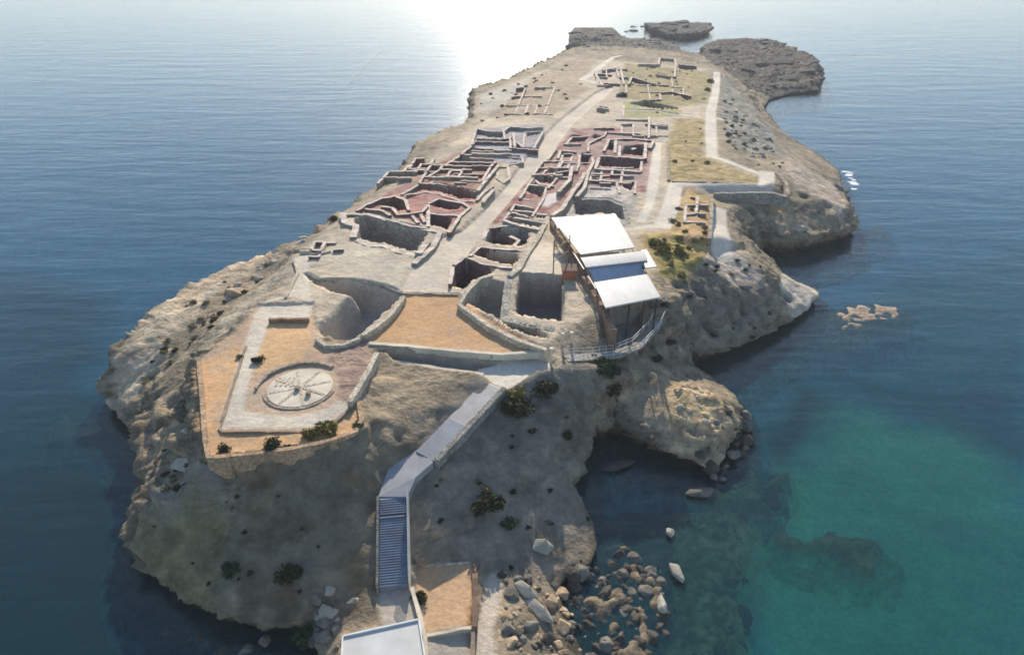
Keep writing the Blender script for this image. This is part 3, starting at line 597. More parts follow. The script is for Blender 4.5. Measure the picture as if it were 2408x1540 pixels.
# ------------------------------------------------------------------ seabed and sea
def make_seabed():
    s = np.concatenate([np.arange(-400, -70, 12), np.arange(-70, 130, 0.9), np.arange(130, 500, 12)]); t = np.concatenate([np.arange(-30, 130, 0.9), np.arange(130, 700, 8)])
    X, Y = np.meshgrid(s, t); n1 = fbm(X, Y, X * 0, 9, 4); n2 = fbm(X, Y, X * 0 + 3, 2.6, 3)
    dc = linedist(X, Y, coast, True)
    Z = -5.6 + 0.8 * n1
    c = np.zeros(X.shape + (3,)); c[:] = (0.075, 0.50, 0.63)
    c = mix3(c, np.array((0.06, 0.41, 0.55)), sstep(-0.2, 0.3, n1))
    def zone(poly, col, fe, st=1.0, wob=1.0):
        nonlocal c
        pw = [Bz(p[0], p[1], -4) for p in poly]; sd = np.where(inpoly(X, Y, pw), 1, -1) * linedist(X, Y, pw, True) + wob * fe * n1 * 1.5 + n2 * wob
        t_ = sstep(-fe, fe, sd) * st; c = c + (np.array(col) - c) * t_[..., None]; return t_
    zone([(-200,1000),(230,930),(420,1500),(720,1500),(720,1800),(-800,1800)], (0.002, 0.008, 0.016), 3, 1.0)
    zone([(-100,600),(260,700),(230,900),(200,1100),(-200,1100)], (0.02, 0.11, 0.13), 4, .9)
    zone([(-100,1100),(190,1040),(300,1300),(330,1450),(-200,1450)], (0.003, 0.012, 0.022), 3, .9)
    zone([(120,960),(215,940),(250,1010),(170,1030)], (0.03, 0.17, 0.15), 1.5)
    zone([(1500,900),(1800,820),(2100,640),(2450,560),(2450,1100),(1600,1300)], (0.055, 0.32, 0.31), 4, .9)
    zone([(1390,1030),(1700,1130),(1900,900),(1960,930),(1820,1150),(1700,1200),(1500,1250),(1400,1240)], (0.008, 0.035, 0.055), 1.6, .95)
    zone([(1740,1500),(1735,1200),(1830,1130),(1930,980),(2010,945),(2150,965),(2330,1000),(2420,1110),(2600,1300),(2600,1800),(1700,1800)], (0.20, 0.78, 0.40), 4.5, 1.0)
    zone([(2040,1180),(2600,1180),(2600,1800),(2000,1800)], (0.11, 0.58, 0.34), 6, .6)
    zone([(1400,1250),(1720,1190),(1860,1100),(1800,1180),(1760,1300),(1740,1500),(1720,1800),(1380,1800),(1360,1400)], (0.60, 0.55, 0.20), 2.0, 1.0)
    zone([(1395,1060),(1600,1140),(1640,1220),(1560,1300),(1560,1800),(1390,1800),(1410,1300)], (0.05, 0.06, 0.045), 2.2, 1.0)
    zone([(2000,870),(2420,900),(2420,1060),(2150,960)], (0.035, 0.16, 0.19), 3, .8)
    n3_ = fbm(X, Y, X * 0 + 13, 1.8, 3)
    reefs = sstep(0.1, 0.4, n2 + 0.4 * n1)
    pw = [Bz(p[0], p[1], -3) for p in [(1390,1200),(1740,1180),(1880,1120),(1800,1220),(1750,1500),(1730,1800),(1380,1800),(1360,1400)]]
    sd = np.where(inpoly(X, Y, pw), 1, -1) * linedist(X, Y, pw, True); rb = sstep(-3, 4, sd)
    Z += rb * (4.3 + 1.6 * n2 + .9 * n3_)
    c = mix3(c, np.array((0.12, 0.13, 0.05)), rb * sstep(-0.1, .15, n3_) * .85)
    me = bpy.data.meshes.new('seabed'); V = np.stack([X, Y, Z], -1).reshape(-1, 3); h_, w_ = X.shape; I = np.arange(h_ * w_).reshape(h_, w_)
    q = np.stack([I[:-1, :-1], I[:-1, 1:], I[1:, 1:], I[1:, :-1]], -1).reshape(-1, 4)
    me.vertices.add(len(V)); me.vertices.foreach_set('co', V.astype(np.float32).ravel()); me.loops.add(q.size); me.loops.foreach_set('vertex_index', q.astype(np.int32).ravel())
    me.polygons.add(len(q)); me.polygons.foreach_set('loop_start', np.arange(0, q.size, 4, dtype=np.int32)); me.update(calc_edges=True)
    ca = me.color_attributes.new('soil', 'FLOAT_COLOR', 'POINT'); cc = np.ones((len(V), 4), np.float32); cc[:, :3] = c.reshape(-1, 3); ca.data.foreach_set('color', cc.ravel())
    ra = me.attributes.new('rough', 'FLOAT', 'POINT'); ra.data.foreach_set('value', (0.15 + 0.85 * rb).reshape(-1).astype(np.float32))
    me.polygons.foreach_set('use_smooth', np.ones(len(q), bool))
    me.materials.append(M['ground']); o = bpy.data.objects.new('seabed', me); C.objects.link(o); o['kind'] = 'structure'
make_seabed()
# far floor of the sea, below and beyond
def sheet(name, x0, x1, y0, y1, z, mat):
    me = bpy.data.meshes.new(name); me.from_pydata([(x0, y0, z), (x1, y0, z), (x1, y1, z), (x0, y1, z)], [], [(0, 1, 2, 3)]); me.materials.append(mat)
    o = bpy.data.objects.new(name, me); C.objects.link(o); o['kind'] = 'structure'; return o
plain('deep_floor', (0.065, 0.45, 0.60), 0.9)
sheet('sea_floor', -7000, 7000, -3000, 9000, -9.0, M['deep_floor'])
def watermat():
    m = bpy.data.materials.new('water'); m.use_nodes = True; nt = m.node_tree
    for n in list(nt.nodes): nt.nodes.remove(n)
    out = N(nt, 'ShaderNodeOutputMaterial'); g = N(nt, 'ShaderNodeNewGeometry').outputs['Position']
    def mapped(sx, sy, rot):
        mp = N(nt, 'ShaderNodeMapping'); mp.inputs['Scale'].default_value = (sx, sy, 1); mp.inputs['Rotation'].default_value = (0, 0, R(rot)); nt.links.new(g, mp.inputs[0]); return mp.outputs[0]
    a = noise(nt, mapped(0.035, 0.16, 8), 1.0, 3, 0.55); b = noise(nt, mapped(0.16, 0.5, -14), 1.0, 3, 0.6); c = noise(nt, mapped(0.9, 1.5, 20), 1.0, 3, 0.6)
    def mad(x, k, y):
        mm = N(nt, 'ShaderNodeMath', operation='MULTIPLY_ADD'); nt.links.new(x, mm.inputs[0]); mm.inputs[1].default_value = k
        if y is None: mm.inputs[2].default_value = 0
        else: nt.links.new(y, mm.inputs[2])
        return mm.outputs[0]
    h = mad(a.outputs[0], 1.5, mad(b.outputs[0], 0.55, mad(c.outputs[0], 0.13, None)))
    bp = N(nt, 'ShaderNodeBump'); bp.inputs['Strength'].default_value = 0.21; bp.inputs['Distance'].default_value = 1.0; nt.links.new(h, bp.inputs['Height'])
    fr = N(nt, 'ShaderNodeFresnel'); fr.inputs['IOR'].default_value = 1.37; nt.links.new(bp.outputs[0], fr.inputs['Normal'])
    gl = N(nt, 'ShaderNodeBsdfGlossy'); gl.inputs['Roughness'].default_value = 0.15; nt.links.new(bp.outputs[0], gl.inputs['Normal'])
    tr = N(nt, 'ShaderNodeBsdfTransparent'); tr.inputs['Color'].default_value = (0.78, 0.96, 0.93, 1)
    df = N(nt, 'ShaderNodeBsdfDiffuse'); df.inputs['Color'].default_value = (0.04, 0.24, 0.30, 1)
    mx = N(nt, 'ShaderNodeMixShader'); mx.inputs[0].default_value = 0.1; nt.links.new(tr.outputs[0], mx.inputs[1]); nt.links.new(df.outputs[0], mx.inputs[2])
    m2 = N(nt, 'ShaderNodeMixShader'); nt.links.new(fr.outputs[0], m2.inputs[0]); nt.links.new(mx.outputs[0], m2.inputs[1]); nt.links.new(gl.outputs[0], m2.inputs[2])
    nt.links.new(m2.outputs[0], out.inputs[0]); return m
sheet('sea', -7000, 7000, -3000, 9000, 0.0, watermat())

# ------------------------------------------------------------------ object helpers
def link(o, parent=None):
    C.objects.link(o)
    if parent is not None: o.parent = parent
    return o
def mobj(name, verts, faces, mat, parent=None, smooth=False):
    me = bpy.data.meshes.new(name); ox = oy = oz = 0.0
    if parent is not None:
        ox, oy, oz = parent.location; rz = parent.rotation_euler.z
    else:
        n = len(verts); ox = sum(v[0] for v in verts) / n; oy = sum(v[1] for v in verts) / n; oz = min(v[2] for v in verts)
    me.from_pydata([(v[0] - ox, v[1] - oy, v[2] - oz) for v in verts], [], faces)
    bm = bmesh.new(); bm.from_mesh(me); bmesh.ops.recalc_face_normals(bm, faces=bm.faces); bm.to_mesh(me); bm.free()
    if smooth: me.polygons.foreach_set('use_smooth', [True] * len(me.polygons))
    me.materials.append(M[mat]); o = bpy.data.objects.new(name, me)
    if parent is None: o.location = (ox, oy, oz)
    return link(o, parent)
def thing(name, loc, label, cat, group=None):
    e = bpy.data.objects.new(name, None); e.empty_display_size = 0.5; e.location = loc; C.objects.link(e)
    return tagd(e, label, cat, group)
def merge(parts):
    V, Fc = [], []
    for v, f in parts:
        o = len(V); V += v; Fc += [tuple(i + o for i in q) for q in f]
    return V, Fc
def zat(x, y, dz): return zp(y) + dz
def wallmesh(pts, h, th, drop, dz=0.0, zabs=None, ter=False, jit=0.05, tj=0.09, step=0.9, closed=False):
    """a masonry wall run along world points; top = plateau + dz + h, foot = plateau + dz - drop"""
    P_ = [tuple(p[:2]) for p in pts]
    if closed: P_.append(P_[0])
    line = []
    for i in range(len(P_) - 1):
        a, b = P_[i], P_[i + 1]; n = max(1, int(round(math.dist(a, b) / step)))
        for k in range(n): line.append((a[0] + (b[0] - a[0]) * k / n, a[1] + (b[1] - a[1]) * k / n))
    line.append(P_[-1])
    V, Fc = [], []
    for i, p in enumerate(line):
        a = line[max(0, i - 1)]; b = line[min(len(line) - 1, i + 1)]
        dx, dy = b[0] - a[0], b[1] - a[1]; L_ = math.hypot(dx, dy) + 1e-9; nx_, ny_ = -dy / L_, dx / L_
        if ter: g = height(p[0], p[1]); top = g + h; bot = g - drop
        elif zabs is not None: top = zabs + h; bot = zabs - drop
        else: g = zp(p[1]) + dz; top = g + h; bot = g - drop
        j = lambda s: rnd.uniform(-s, s)
        tl, tr_ = top + j(tj), 0; w2 = th / 2
        mid_ = (top + bot) / 2
        for s, zz in ((1, bot), (1, mid_), (1, tl), (-1, tl + j(tj * .3)), (-1, mid_), (-1, bot)):
            ww = w2 + j(jit); V.append((p[0] + s * nx_ * ww, p[1] + s * ny_ * ww, zz))
    n = len(line)
    for i in range(n - 1):
        for k in range(5):
            Fc.append((i * 6 + k, i * 6 + k + 1, i * 6 + 7 + k, i * 6 + 6 + k))
    Fc.append((0, 1, 2, 3, 4, 5)); o = (n - 1) * 6; Fc.append((o + 5, o + 4, o + 3, o + 2, o + 1, o))
    return V, Fc
def W(pts, dz=0.0):
    return [B(p[0], p[1], ('p', dz)) for p in pts]
def wall(label, pts, h, th, drop, mat='wall_stone', cat='wall', name='stone_wall', group=None, dz=0.0, **k):
    if mat in ('pale_stone', 'orange_wall', 'cream_render'): k.setdefault('tj', .05); k.setdefault('jit', .03)
    v, f = wallmesh(W(pts, dz + h), h, th, drop, dz, **k)
    return tagd(mobj(name, v, f, mat), label, cat, group)
def ruin(label, runs, mat='wall_stone', h=0.6, th=0.55, drop=2.4, name='ruined_building', cat='ruin', group='ruined houses of the excavated town', dz=0.0):
    allp = [p for r in runs for p in r]; w0 = [B(*p) for p in allp]
    cx = sum(p[0] for p in w0) / len(w0); cy = sum(p[1] for p in w0) / len(w0)
    e = thing(name, (cx, cy, zp(cy)), label, cat, group)
    for r in runs:
        hh = h * rnd.uniform(0.7, 1.7)
        v, f = wallmesh(W(r, hh + dz), hh, th * rnd.uniform(.85, 1.2), drop, dz); ow = mobj('wall', v, f, mat if isinstance(mat, str) else rnd.choice(mat), e); ow.data.materials.append(M['sunlit_top_stone']); ow.data.polygons.foreach_set('material_index', [1 if (abs(p.normal.z) > .6) else 0 for p in ow.data.polygons])  # level top faces get the paler stone: sunlight put into the colour
    return e
def box(x0, x1, y0, y1, z0, z1):
    return ([(x0,y0,z0),(x1,y0,z0),(x1,y1,z0),(x0,y1,z0),(x0,y0,z1),(x1,y0,z1),(x1,y1,z1),(x0,y1,z1)],
            [(0,3,2,1),(4,5,6,7),(0,1,5,4),(1,2,6,5),(2,3,7,6),(3,0,4,7)])
def prism(poly, z0, z1):
    n = len(poly); z0 = z0 if hasattr(z0, '__len__') else [z0] * n; z1 = z1 if hasattr(z1, '__len__') else [z1] * n
    V = [(p[0], p[1], z0[i]) for i, p in enumerate(poly)] + [(p[0], p[1], z1[i]) for i, p in enumerate(poly)]
    return V, [tuple(range(n))[::-1], tuple(range(n, 2 * n))] + [(i, (i + 1) % n, n + (i + 1) % n, n + i) for i in range(n)]
def tube(a, b, r, n=6):
    a, b = Vector(a), Vector(b); d_ = (b - a).normalized(); u = d_.orthogonal().normalized(); v = d_.cross(u)
    V = [tuple(q + r * (math.cos(t) * u + math.sin(t) * v)) for q in (a, b) for t in [2 * math.pi * k / n for k in range(n)]]
    return V, [(k, (k + 1) % n, n + (k + 1) % n, n + k) for k in range(n)] + [tuple(range(n))[::-1], tuple(range(n, 2 * n))]

# ------------------------------------------------------------------ the excavated town
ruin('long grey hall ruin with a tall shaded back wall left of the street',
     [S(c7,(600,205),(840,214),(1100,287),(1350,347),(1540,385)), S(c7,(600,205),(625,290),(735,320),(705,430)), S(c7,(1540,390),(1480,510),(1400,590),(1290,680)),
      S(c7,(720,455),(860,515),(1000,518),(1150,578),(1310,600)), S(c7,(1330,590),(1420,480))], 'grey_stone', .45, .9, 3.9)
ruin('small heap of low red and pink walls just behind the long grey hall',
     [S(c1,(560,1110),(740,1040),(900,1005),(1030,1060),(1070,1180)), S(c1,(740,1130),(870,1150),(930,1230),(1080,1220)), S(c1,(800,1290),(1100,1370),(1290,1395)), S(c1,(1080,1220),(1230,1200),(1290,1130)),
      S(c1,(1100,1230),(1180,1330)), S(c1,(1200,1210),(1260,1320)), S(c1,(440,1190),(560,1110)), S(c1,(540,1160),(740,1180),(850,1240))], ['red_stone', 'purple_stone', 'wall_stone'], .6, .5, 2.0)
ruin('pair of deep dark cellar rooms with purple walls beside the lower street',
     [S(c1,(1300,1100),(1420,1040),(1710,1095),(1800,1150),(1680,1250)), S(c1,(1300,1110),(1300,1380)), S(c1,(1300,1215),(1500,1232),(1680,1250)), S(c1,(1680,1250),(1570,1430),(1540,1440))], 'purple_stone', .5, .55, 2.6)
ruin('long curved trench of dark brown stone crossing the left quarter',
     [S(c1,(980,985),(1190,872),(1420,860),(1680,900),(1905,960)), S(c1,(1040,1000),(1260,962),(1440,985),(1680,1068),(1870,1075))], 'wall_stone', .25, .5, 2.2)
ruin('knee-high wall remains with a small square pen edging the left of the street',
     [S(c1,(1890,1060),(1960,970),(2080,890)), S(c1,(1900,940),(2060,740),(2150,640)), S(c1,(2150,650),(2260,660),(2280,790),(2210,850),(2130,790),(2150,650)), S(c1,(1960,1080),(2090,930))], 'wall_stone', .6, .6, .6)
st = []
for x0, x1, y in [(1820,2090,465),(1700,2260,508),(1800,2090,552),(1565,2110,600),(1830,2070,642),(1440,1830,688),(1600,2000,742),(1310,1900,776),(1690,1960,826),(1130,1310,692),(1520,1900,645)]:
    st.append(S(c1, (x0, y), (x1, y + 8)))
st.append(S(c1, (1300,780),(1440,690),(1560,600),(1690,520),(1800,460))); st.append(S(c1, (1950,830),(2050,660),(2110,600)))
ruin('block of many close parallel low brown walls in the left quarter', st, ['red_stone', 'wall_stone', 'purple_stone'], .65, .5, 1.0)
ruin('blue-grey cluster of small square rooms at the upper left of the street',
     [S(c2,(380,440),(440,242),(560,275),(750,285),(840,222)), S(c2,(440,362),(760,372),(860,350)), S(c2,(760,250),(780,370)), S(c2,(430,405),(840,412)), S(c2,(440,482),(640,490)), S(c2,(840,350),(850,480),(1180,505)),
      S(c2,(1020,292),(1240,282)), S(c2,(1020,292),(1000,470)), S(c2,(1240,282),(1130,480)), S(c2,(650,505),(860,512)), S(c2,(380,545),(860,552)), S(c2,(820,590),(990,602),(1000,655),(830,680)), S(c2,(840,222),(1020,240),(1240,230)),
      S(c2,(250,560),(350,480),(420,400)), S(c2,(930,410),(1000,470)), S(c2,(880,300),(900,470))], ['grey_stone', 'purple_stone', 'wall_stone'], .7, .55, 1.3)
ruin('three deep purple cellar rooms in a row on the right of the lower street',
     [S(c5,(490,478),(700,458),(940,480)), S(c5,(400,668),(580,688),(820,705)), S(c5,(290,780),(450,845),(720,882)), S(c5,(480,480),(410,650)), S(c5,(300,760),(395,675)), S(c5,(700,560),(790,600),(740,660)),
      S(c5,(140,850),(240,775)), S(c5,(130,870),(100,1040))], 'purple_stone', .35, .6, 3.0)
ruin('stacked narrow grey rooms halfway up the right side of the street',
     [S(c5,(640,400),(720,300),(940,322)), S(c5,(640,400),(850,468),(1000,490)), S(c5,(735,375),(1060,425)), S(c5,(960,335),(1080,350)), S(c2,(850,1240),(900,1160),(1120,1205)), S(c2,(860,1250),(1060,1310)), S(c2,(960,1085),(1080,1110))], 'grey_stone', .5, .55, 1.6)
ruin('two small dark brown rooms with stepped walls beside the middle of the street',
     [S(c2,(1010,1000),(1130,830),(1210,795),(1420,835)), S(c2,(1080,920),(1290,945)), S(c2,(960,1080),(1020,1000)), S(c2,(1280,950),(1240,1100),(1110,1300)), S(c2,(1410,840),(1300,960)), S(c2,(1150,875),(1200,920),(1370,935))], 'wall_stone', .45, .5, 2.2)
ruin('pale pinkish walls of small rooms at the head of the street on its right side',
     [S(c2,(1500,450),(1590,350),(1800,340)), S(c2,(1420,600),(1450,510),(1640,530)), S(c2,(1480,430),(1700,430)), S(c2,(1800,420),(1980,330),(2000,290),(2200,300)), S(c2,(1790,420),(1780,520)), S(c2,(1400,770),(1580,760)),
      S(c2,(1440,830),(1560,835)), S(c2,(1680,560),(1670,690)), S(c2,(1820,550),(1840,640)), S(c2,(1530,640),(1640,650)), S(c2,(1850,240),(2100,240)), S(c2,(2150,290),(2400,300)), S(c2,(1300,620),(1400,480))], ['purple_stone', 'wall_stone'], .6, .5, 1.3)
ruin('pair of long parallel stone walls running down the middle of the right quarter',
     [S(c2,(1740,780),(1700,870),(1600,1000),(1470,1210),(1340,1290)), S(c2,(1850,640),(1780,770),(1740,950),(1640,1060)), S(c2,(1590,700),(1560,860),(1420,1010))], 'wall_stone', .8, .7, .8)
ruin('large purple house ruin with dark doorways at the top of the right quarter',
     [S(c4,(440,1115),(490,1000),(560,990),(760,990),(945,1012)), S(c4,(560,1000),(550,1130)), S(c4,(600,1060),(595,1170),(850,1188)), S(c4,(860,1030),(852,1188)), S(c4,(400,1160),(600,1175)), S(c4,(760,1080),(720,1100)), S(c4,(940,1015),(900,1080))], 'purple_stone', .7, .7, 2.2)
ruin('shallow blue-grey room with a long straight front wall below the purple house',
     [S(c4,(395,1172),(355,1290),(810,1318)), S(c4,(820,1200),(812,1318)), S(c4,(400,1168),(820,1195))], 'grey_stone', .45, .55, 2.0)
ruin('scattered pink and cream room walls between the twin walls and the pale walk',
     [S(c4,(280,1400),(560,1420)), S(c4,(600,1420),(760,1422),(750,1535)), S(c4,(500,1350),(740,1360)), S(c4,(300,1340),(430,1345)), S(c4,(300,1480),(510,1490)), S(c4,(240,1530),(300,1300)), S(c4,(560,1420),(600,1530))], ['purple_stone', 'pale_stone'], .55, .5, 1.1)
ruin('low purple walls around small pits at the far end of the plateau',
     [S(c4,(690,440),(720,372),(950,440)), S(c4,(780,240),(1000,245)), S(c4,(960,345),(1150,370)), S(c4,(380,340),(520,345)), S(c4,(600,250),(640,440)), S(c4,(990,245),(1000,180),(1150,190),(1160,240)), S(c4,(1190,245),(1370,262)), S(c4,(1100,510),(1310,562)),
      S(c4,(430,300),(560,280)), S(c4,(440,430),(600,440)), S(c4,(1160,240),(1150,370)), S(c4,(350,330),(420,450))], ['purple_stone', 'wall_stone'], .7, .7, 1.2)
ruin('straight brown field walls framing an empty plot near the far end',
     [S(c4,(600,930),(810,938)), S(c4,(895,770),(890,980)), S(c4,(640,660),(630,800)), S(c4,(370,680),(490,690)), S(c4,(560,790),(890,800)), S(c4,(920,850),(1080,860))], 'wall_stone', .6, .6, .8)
# further low walls of the far and western quarters
r9 = random.Random(21)
def grid_ruin(label, c, x0, y0, x1, y1, nx_, ny_, skew, mats, h=.5, fill=.7):
    runs = []
    for j in range(ny_ + 1):
        for i in range(nx_):
            xa, xb = x0 + (x1 - x0) * i / nx_, x0 + (x1 - x0) * (i + 1) / nx_; y = y0 + (y1 - y0) * j / ny_; o = skew * j
            if r9.random() < fill: runs.append(S(c, (xa + o + r9.uniform(-8, 8), y + r9.uniform(-6, 6)), (xb + o + r9.uniform(-8, 8), y + r9.uniform(-6, 6))))
            if j < ny_ and r9.random() < fill: runs.append(S(c, (xa + o, y), (xa + o + skew + r9.uniform(-5, 5), y + (y1 - y0) / ny_)))
    ruin(label, runs, mats, h, .5, 1.0)
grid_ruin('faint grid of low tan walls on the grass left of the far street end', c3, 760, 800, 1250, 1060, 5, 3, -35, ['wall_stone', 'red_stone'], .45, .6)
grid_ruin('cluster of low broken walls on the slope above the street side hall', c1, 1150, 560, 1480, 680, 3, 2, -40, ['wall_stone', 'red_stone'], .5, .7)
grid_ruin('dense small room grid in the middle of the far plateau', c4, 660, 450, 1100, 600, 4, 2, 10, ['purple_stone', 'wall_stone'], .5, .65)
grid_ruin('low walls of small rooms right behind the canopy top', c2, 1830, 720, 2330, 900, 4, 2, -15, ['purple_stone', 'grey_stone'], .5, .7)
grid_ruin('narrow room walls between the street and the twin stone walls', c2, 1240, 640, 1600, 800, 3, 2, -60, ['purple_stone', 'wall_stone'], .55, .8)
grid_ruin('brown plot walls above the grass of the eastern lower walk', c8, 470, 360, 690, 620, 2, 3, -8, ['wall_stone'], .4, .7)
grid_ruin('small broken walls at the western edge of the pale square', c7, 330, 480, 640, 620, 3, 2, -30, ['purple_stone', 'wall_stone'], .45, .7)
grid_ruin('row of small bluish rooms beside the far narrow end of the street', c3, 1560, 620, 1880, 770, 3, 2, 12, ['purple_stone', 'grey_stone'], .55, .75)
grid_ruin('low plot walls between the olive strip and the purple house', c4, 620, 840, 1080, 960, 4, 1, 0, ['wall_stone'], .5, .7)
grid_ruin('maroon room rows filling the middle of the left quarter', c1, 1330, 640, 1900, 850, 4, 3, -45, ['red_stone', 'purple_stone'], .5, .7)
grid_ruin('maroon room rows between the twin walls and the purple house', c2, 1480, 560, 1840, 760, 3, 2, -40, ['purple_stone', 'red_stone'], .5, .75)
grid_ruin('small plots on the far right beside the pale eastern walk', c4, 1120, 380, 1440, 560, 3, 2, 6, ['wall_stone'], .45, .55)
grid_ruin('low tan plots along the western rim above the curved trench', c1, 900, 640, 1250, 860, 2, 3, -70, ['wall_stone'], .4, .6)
wall('grey retaining wall with shaded face between the right quarter and the canopy', S(c5,(1345,190),(1520,185),(1700,200),(1850,262),(1890,440)), .35, .8, 3.0, 'grey_stone')
wall('long shaded retaining wall under the eastern lower walk', S(c8,(740,330),(1020,328),(1300,322),(1480,365)), .2, .7, 2.2, 'grey_stone')
wall('short dark wall dropping at the outer corner of the eastern lookout', S(c8,(1370,120),(1470,230),(1490,340)), .4, .6, 3.0, 'wall_stone')
wall('brown kerb wall on the outer side of the lower eastern walk', S(c8,(440,275),(400,460),(330,700)), .15, .5, 1.8, 'wall_stone')
wall('weathered boundary wall along the olive strip above the eastern bulge', S(c8,(720,340),(715,560),(700,780)), .7, .6, 1.2, 'wall_stone')
wall('brown boundary wall between the right quarter walk and the grass', S(c4,(1080,1020),(1085,1200),(1090,1400)), .6, .5, .8, 'wall_stone')
wall('low stone wall under the yellow grass triangle of the eastern walk', S(c4,(1120,1415),(1400,1420),(1850,1425)), .4, .5, .6, 'wall_stone')
wall('rough stone wall closing the olive plot below the far retaining strip', S(c4,(690,690),(930,695),(1190,735)), .4, .5, 1.6, 'pale_stone')
# square, moats, fort
wall('pale battered parapet along the left edge of the orange square', S(c7,(1195,1000),(1120,1110),(1040,1200),(930,1290),(790,1375)), .8, .55, 4.4, 'pale_stone', name='parapet', cat='parapet')
wall('pale zigzag parapet curving along the right edge of the orange square', S(c5,(520,950),(400,985),(320,1060),(250,1140),(190,1240),(330,1340),(480,1450),(640,1530),(780,1600)) + [(1286,822)], .8, .55, 4.0, 'pale_stone', name='parapet', cat='parapet')
wall('straight coping along the front edge of the orange square', [(868,806),(960,812),(1060,823),(1180,831),(1280,826)], .25, .5, .6, 'cream_render', name='coping', cat='parapet')
wall('low brown step between the orange square and the pale square behind', [(944,690),(1010,689),(1078,692)], .22, .35, .4, 'timber', name='step', cat='step')
wall('broad pale ledge wall below the hollow front of the square', [(880,846),(960,858),(1060,874),(1135,884)], .15, 1.3, 2.6, 'cream_render', dz=-.9)
wall('thick grey wall round the two sides of the deep walled chamber', S(c5,(695,950),(675,1100),(645,1390),(900,1450),(1235,1510)), .35, 1.1, 4.0, 'grey_stone')
wall('light tan wall running from the canopy corner down to the chamber', S(c5,(1060,420),(980,580),(880,720),(790,880),(700,955)), .6, .8, 2.5, 'pale_stone')
wall('thin wall on the canopy side of the deep walled chamber', S(c5,(1255,965),(1270,1200),(1265,1440)), .2, .5, 4.6, 'wall_stone')
wall('curved grey rim wall of the left moat below the pale square', S(c7,(255,770),(380,840),(700,838),(1000,895),(1170,965)), .15, .5, 3.0, 'grey_stone', dz=-.1)
wall('pale low wall closing the near end of the left moat', S(c7,(350,1400),(440,1470),(620,1460),(780,1400)), .5, .5, 2.4, 'pale_stone')
wall('orange fort wall above the western cliff with its corner at the front', [(467,846),(475,930),(480,1010),(489,1073),(540,1070)], .5, .5, 2.2, 'orange_wall', name='fort_wall')
wall('orange fort wall along the front of the terrace above the shrubs', [(540,1070),(600,1064),(700,1050),(740,1043),(790,1030),(837,1012),(850,985),(843,942)], .35, .45, 1.6, 'orange_wall', name='fort_wall')
wall('pale sloping wall from the square down to the fort terrace corner', [(886,828),(868,866),(848,900),(822,944)], .9, .6, 2.0, 'pale_stone')
wall('short brown wall closing the small orange garden of the fort', [(632,749),(726,749)], .6, .4, .5, 'rust_wall')
wall('thin inner kerb along the orange strip of the fort terrace', [(578,812),(548,905),(516,1006),(524,1014),(700,1012),(775,1002),(830,955)], .2, .3, .3, 'timber', name='kerb', cat='kerb')
wall('pale edge wall of the walkway climbing to the square', [(692,608),(700,640),(672,698)], .5, .4, .5, 'pale_stone')
wall('pale broken wall along the western edge of the pale square', S(c7,(190,560),(480,570),(290,590)), .5, .4, .5, 'pale_stone')
# round monument of the fort
mx_, my_, mz_ = B(706, 912)
mon = thing('round_monument', (mx_, my_, mz_), 'round pale stone disc with curved kerbs and dark upright stones inside the fort', 'monument')
def disc(cx, cy, r, z0, z1, n=40): return prism([(cx + r * math.cos(2 * math.pi * k / n), cy + r * math.sin(2 * math.pi * k / n)) for k in range(n)], z0, z1)
v, f = disc(mx_, my_, 3.5, mz_ - .3, mz_ + .1); mobj('disc', v, f, 'cream_render', mon)
def arc(r, a0, a1, n=24): return [(mx_ + r * math.cos(R(a0 + (a1 - a0) * k / n)), my_ + r * math.sin(R(a0 + (a1 - a0) * k / n))) for k in range(n + 1)]
for r_, a0, a1, h_, t_ in ((4.7, 55, 185, .3, .35), (3.8, 200, 350, .12, .3)):
    v, f = wallmesh(arc(r_, a0, a1), h_, t_, .4, 0, jit=.02, tj=.03, step=.6); mobj('kerb', v, f, 'wall_stone', mon)
def leafstone(x, y, z, w_, h_, t_):
    pr = [(-w_ * .35, 0), (-w_ * .5, h_ * .35), (-w_ * .3, h_ * .8), (0, h_), (w_ * .35, h_ * .7), (w_ * .5, h_ * .3), (w_ * .3, 0)]
    V = [(x + a, y - t_ / 2, z + b) for a, b in pr] + [(x + a, y + t_ / 2, z + b) for a, b in pr]; n = len(pr)
    return V, [tuple(range(n)), tuple(range(n, 2 * n))[::-1]] + [(i, (i + 1) % n, n + (i + 1) % n, n + i) for i in range(n)]
for px_, py_ in ((700, 918), (726, 930)):
    x, y, z = B(px_, py_); v, f = leafstone(x, y, z + .2, .6, .35, .5); mobj('standing_stone', v, f, 'timber', mon)
x, y, z = B(676, 900)
for k in range(4):
    v, f = box(x - 1.2 + k * .55, x - .9 + k * .55, y - .8, y + .8, z + .08, z + .16); mobj('slab', v, f, 'pale_stone', mon)
for a_ in (20, 65, 110, 155):
    ca_, sa_ = math.cos(R(a_)), math.sin(R(a_)); pl = [(mx_ + ca_ * u + -sa_ * q, my_ + sa_ * u + ca_ * q) for u, q in ((-3.3, -.16), (3.3, -.16), (3.3, .16), (-3.3, .16))]
    v, f = prism(pl, mz_, mz_ + .13 + a_ * .0001); mobj('paving_bar', v, f, 'pale_stone', mon)

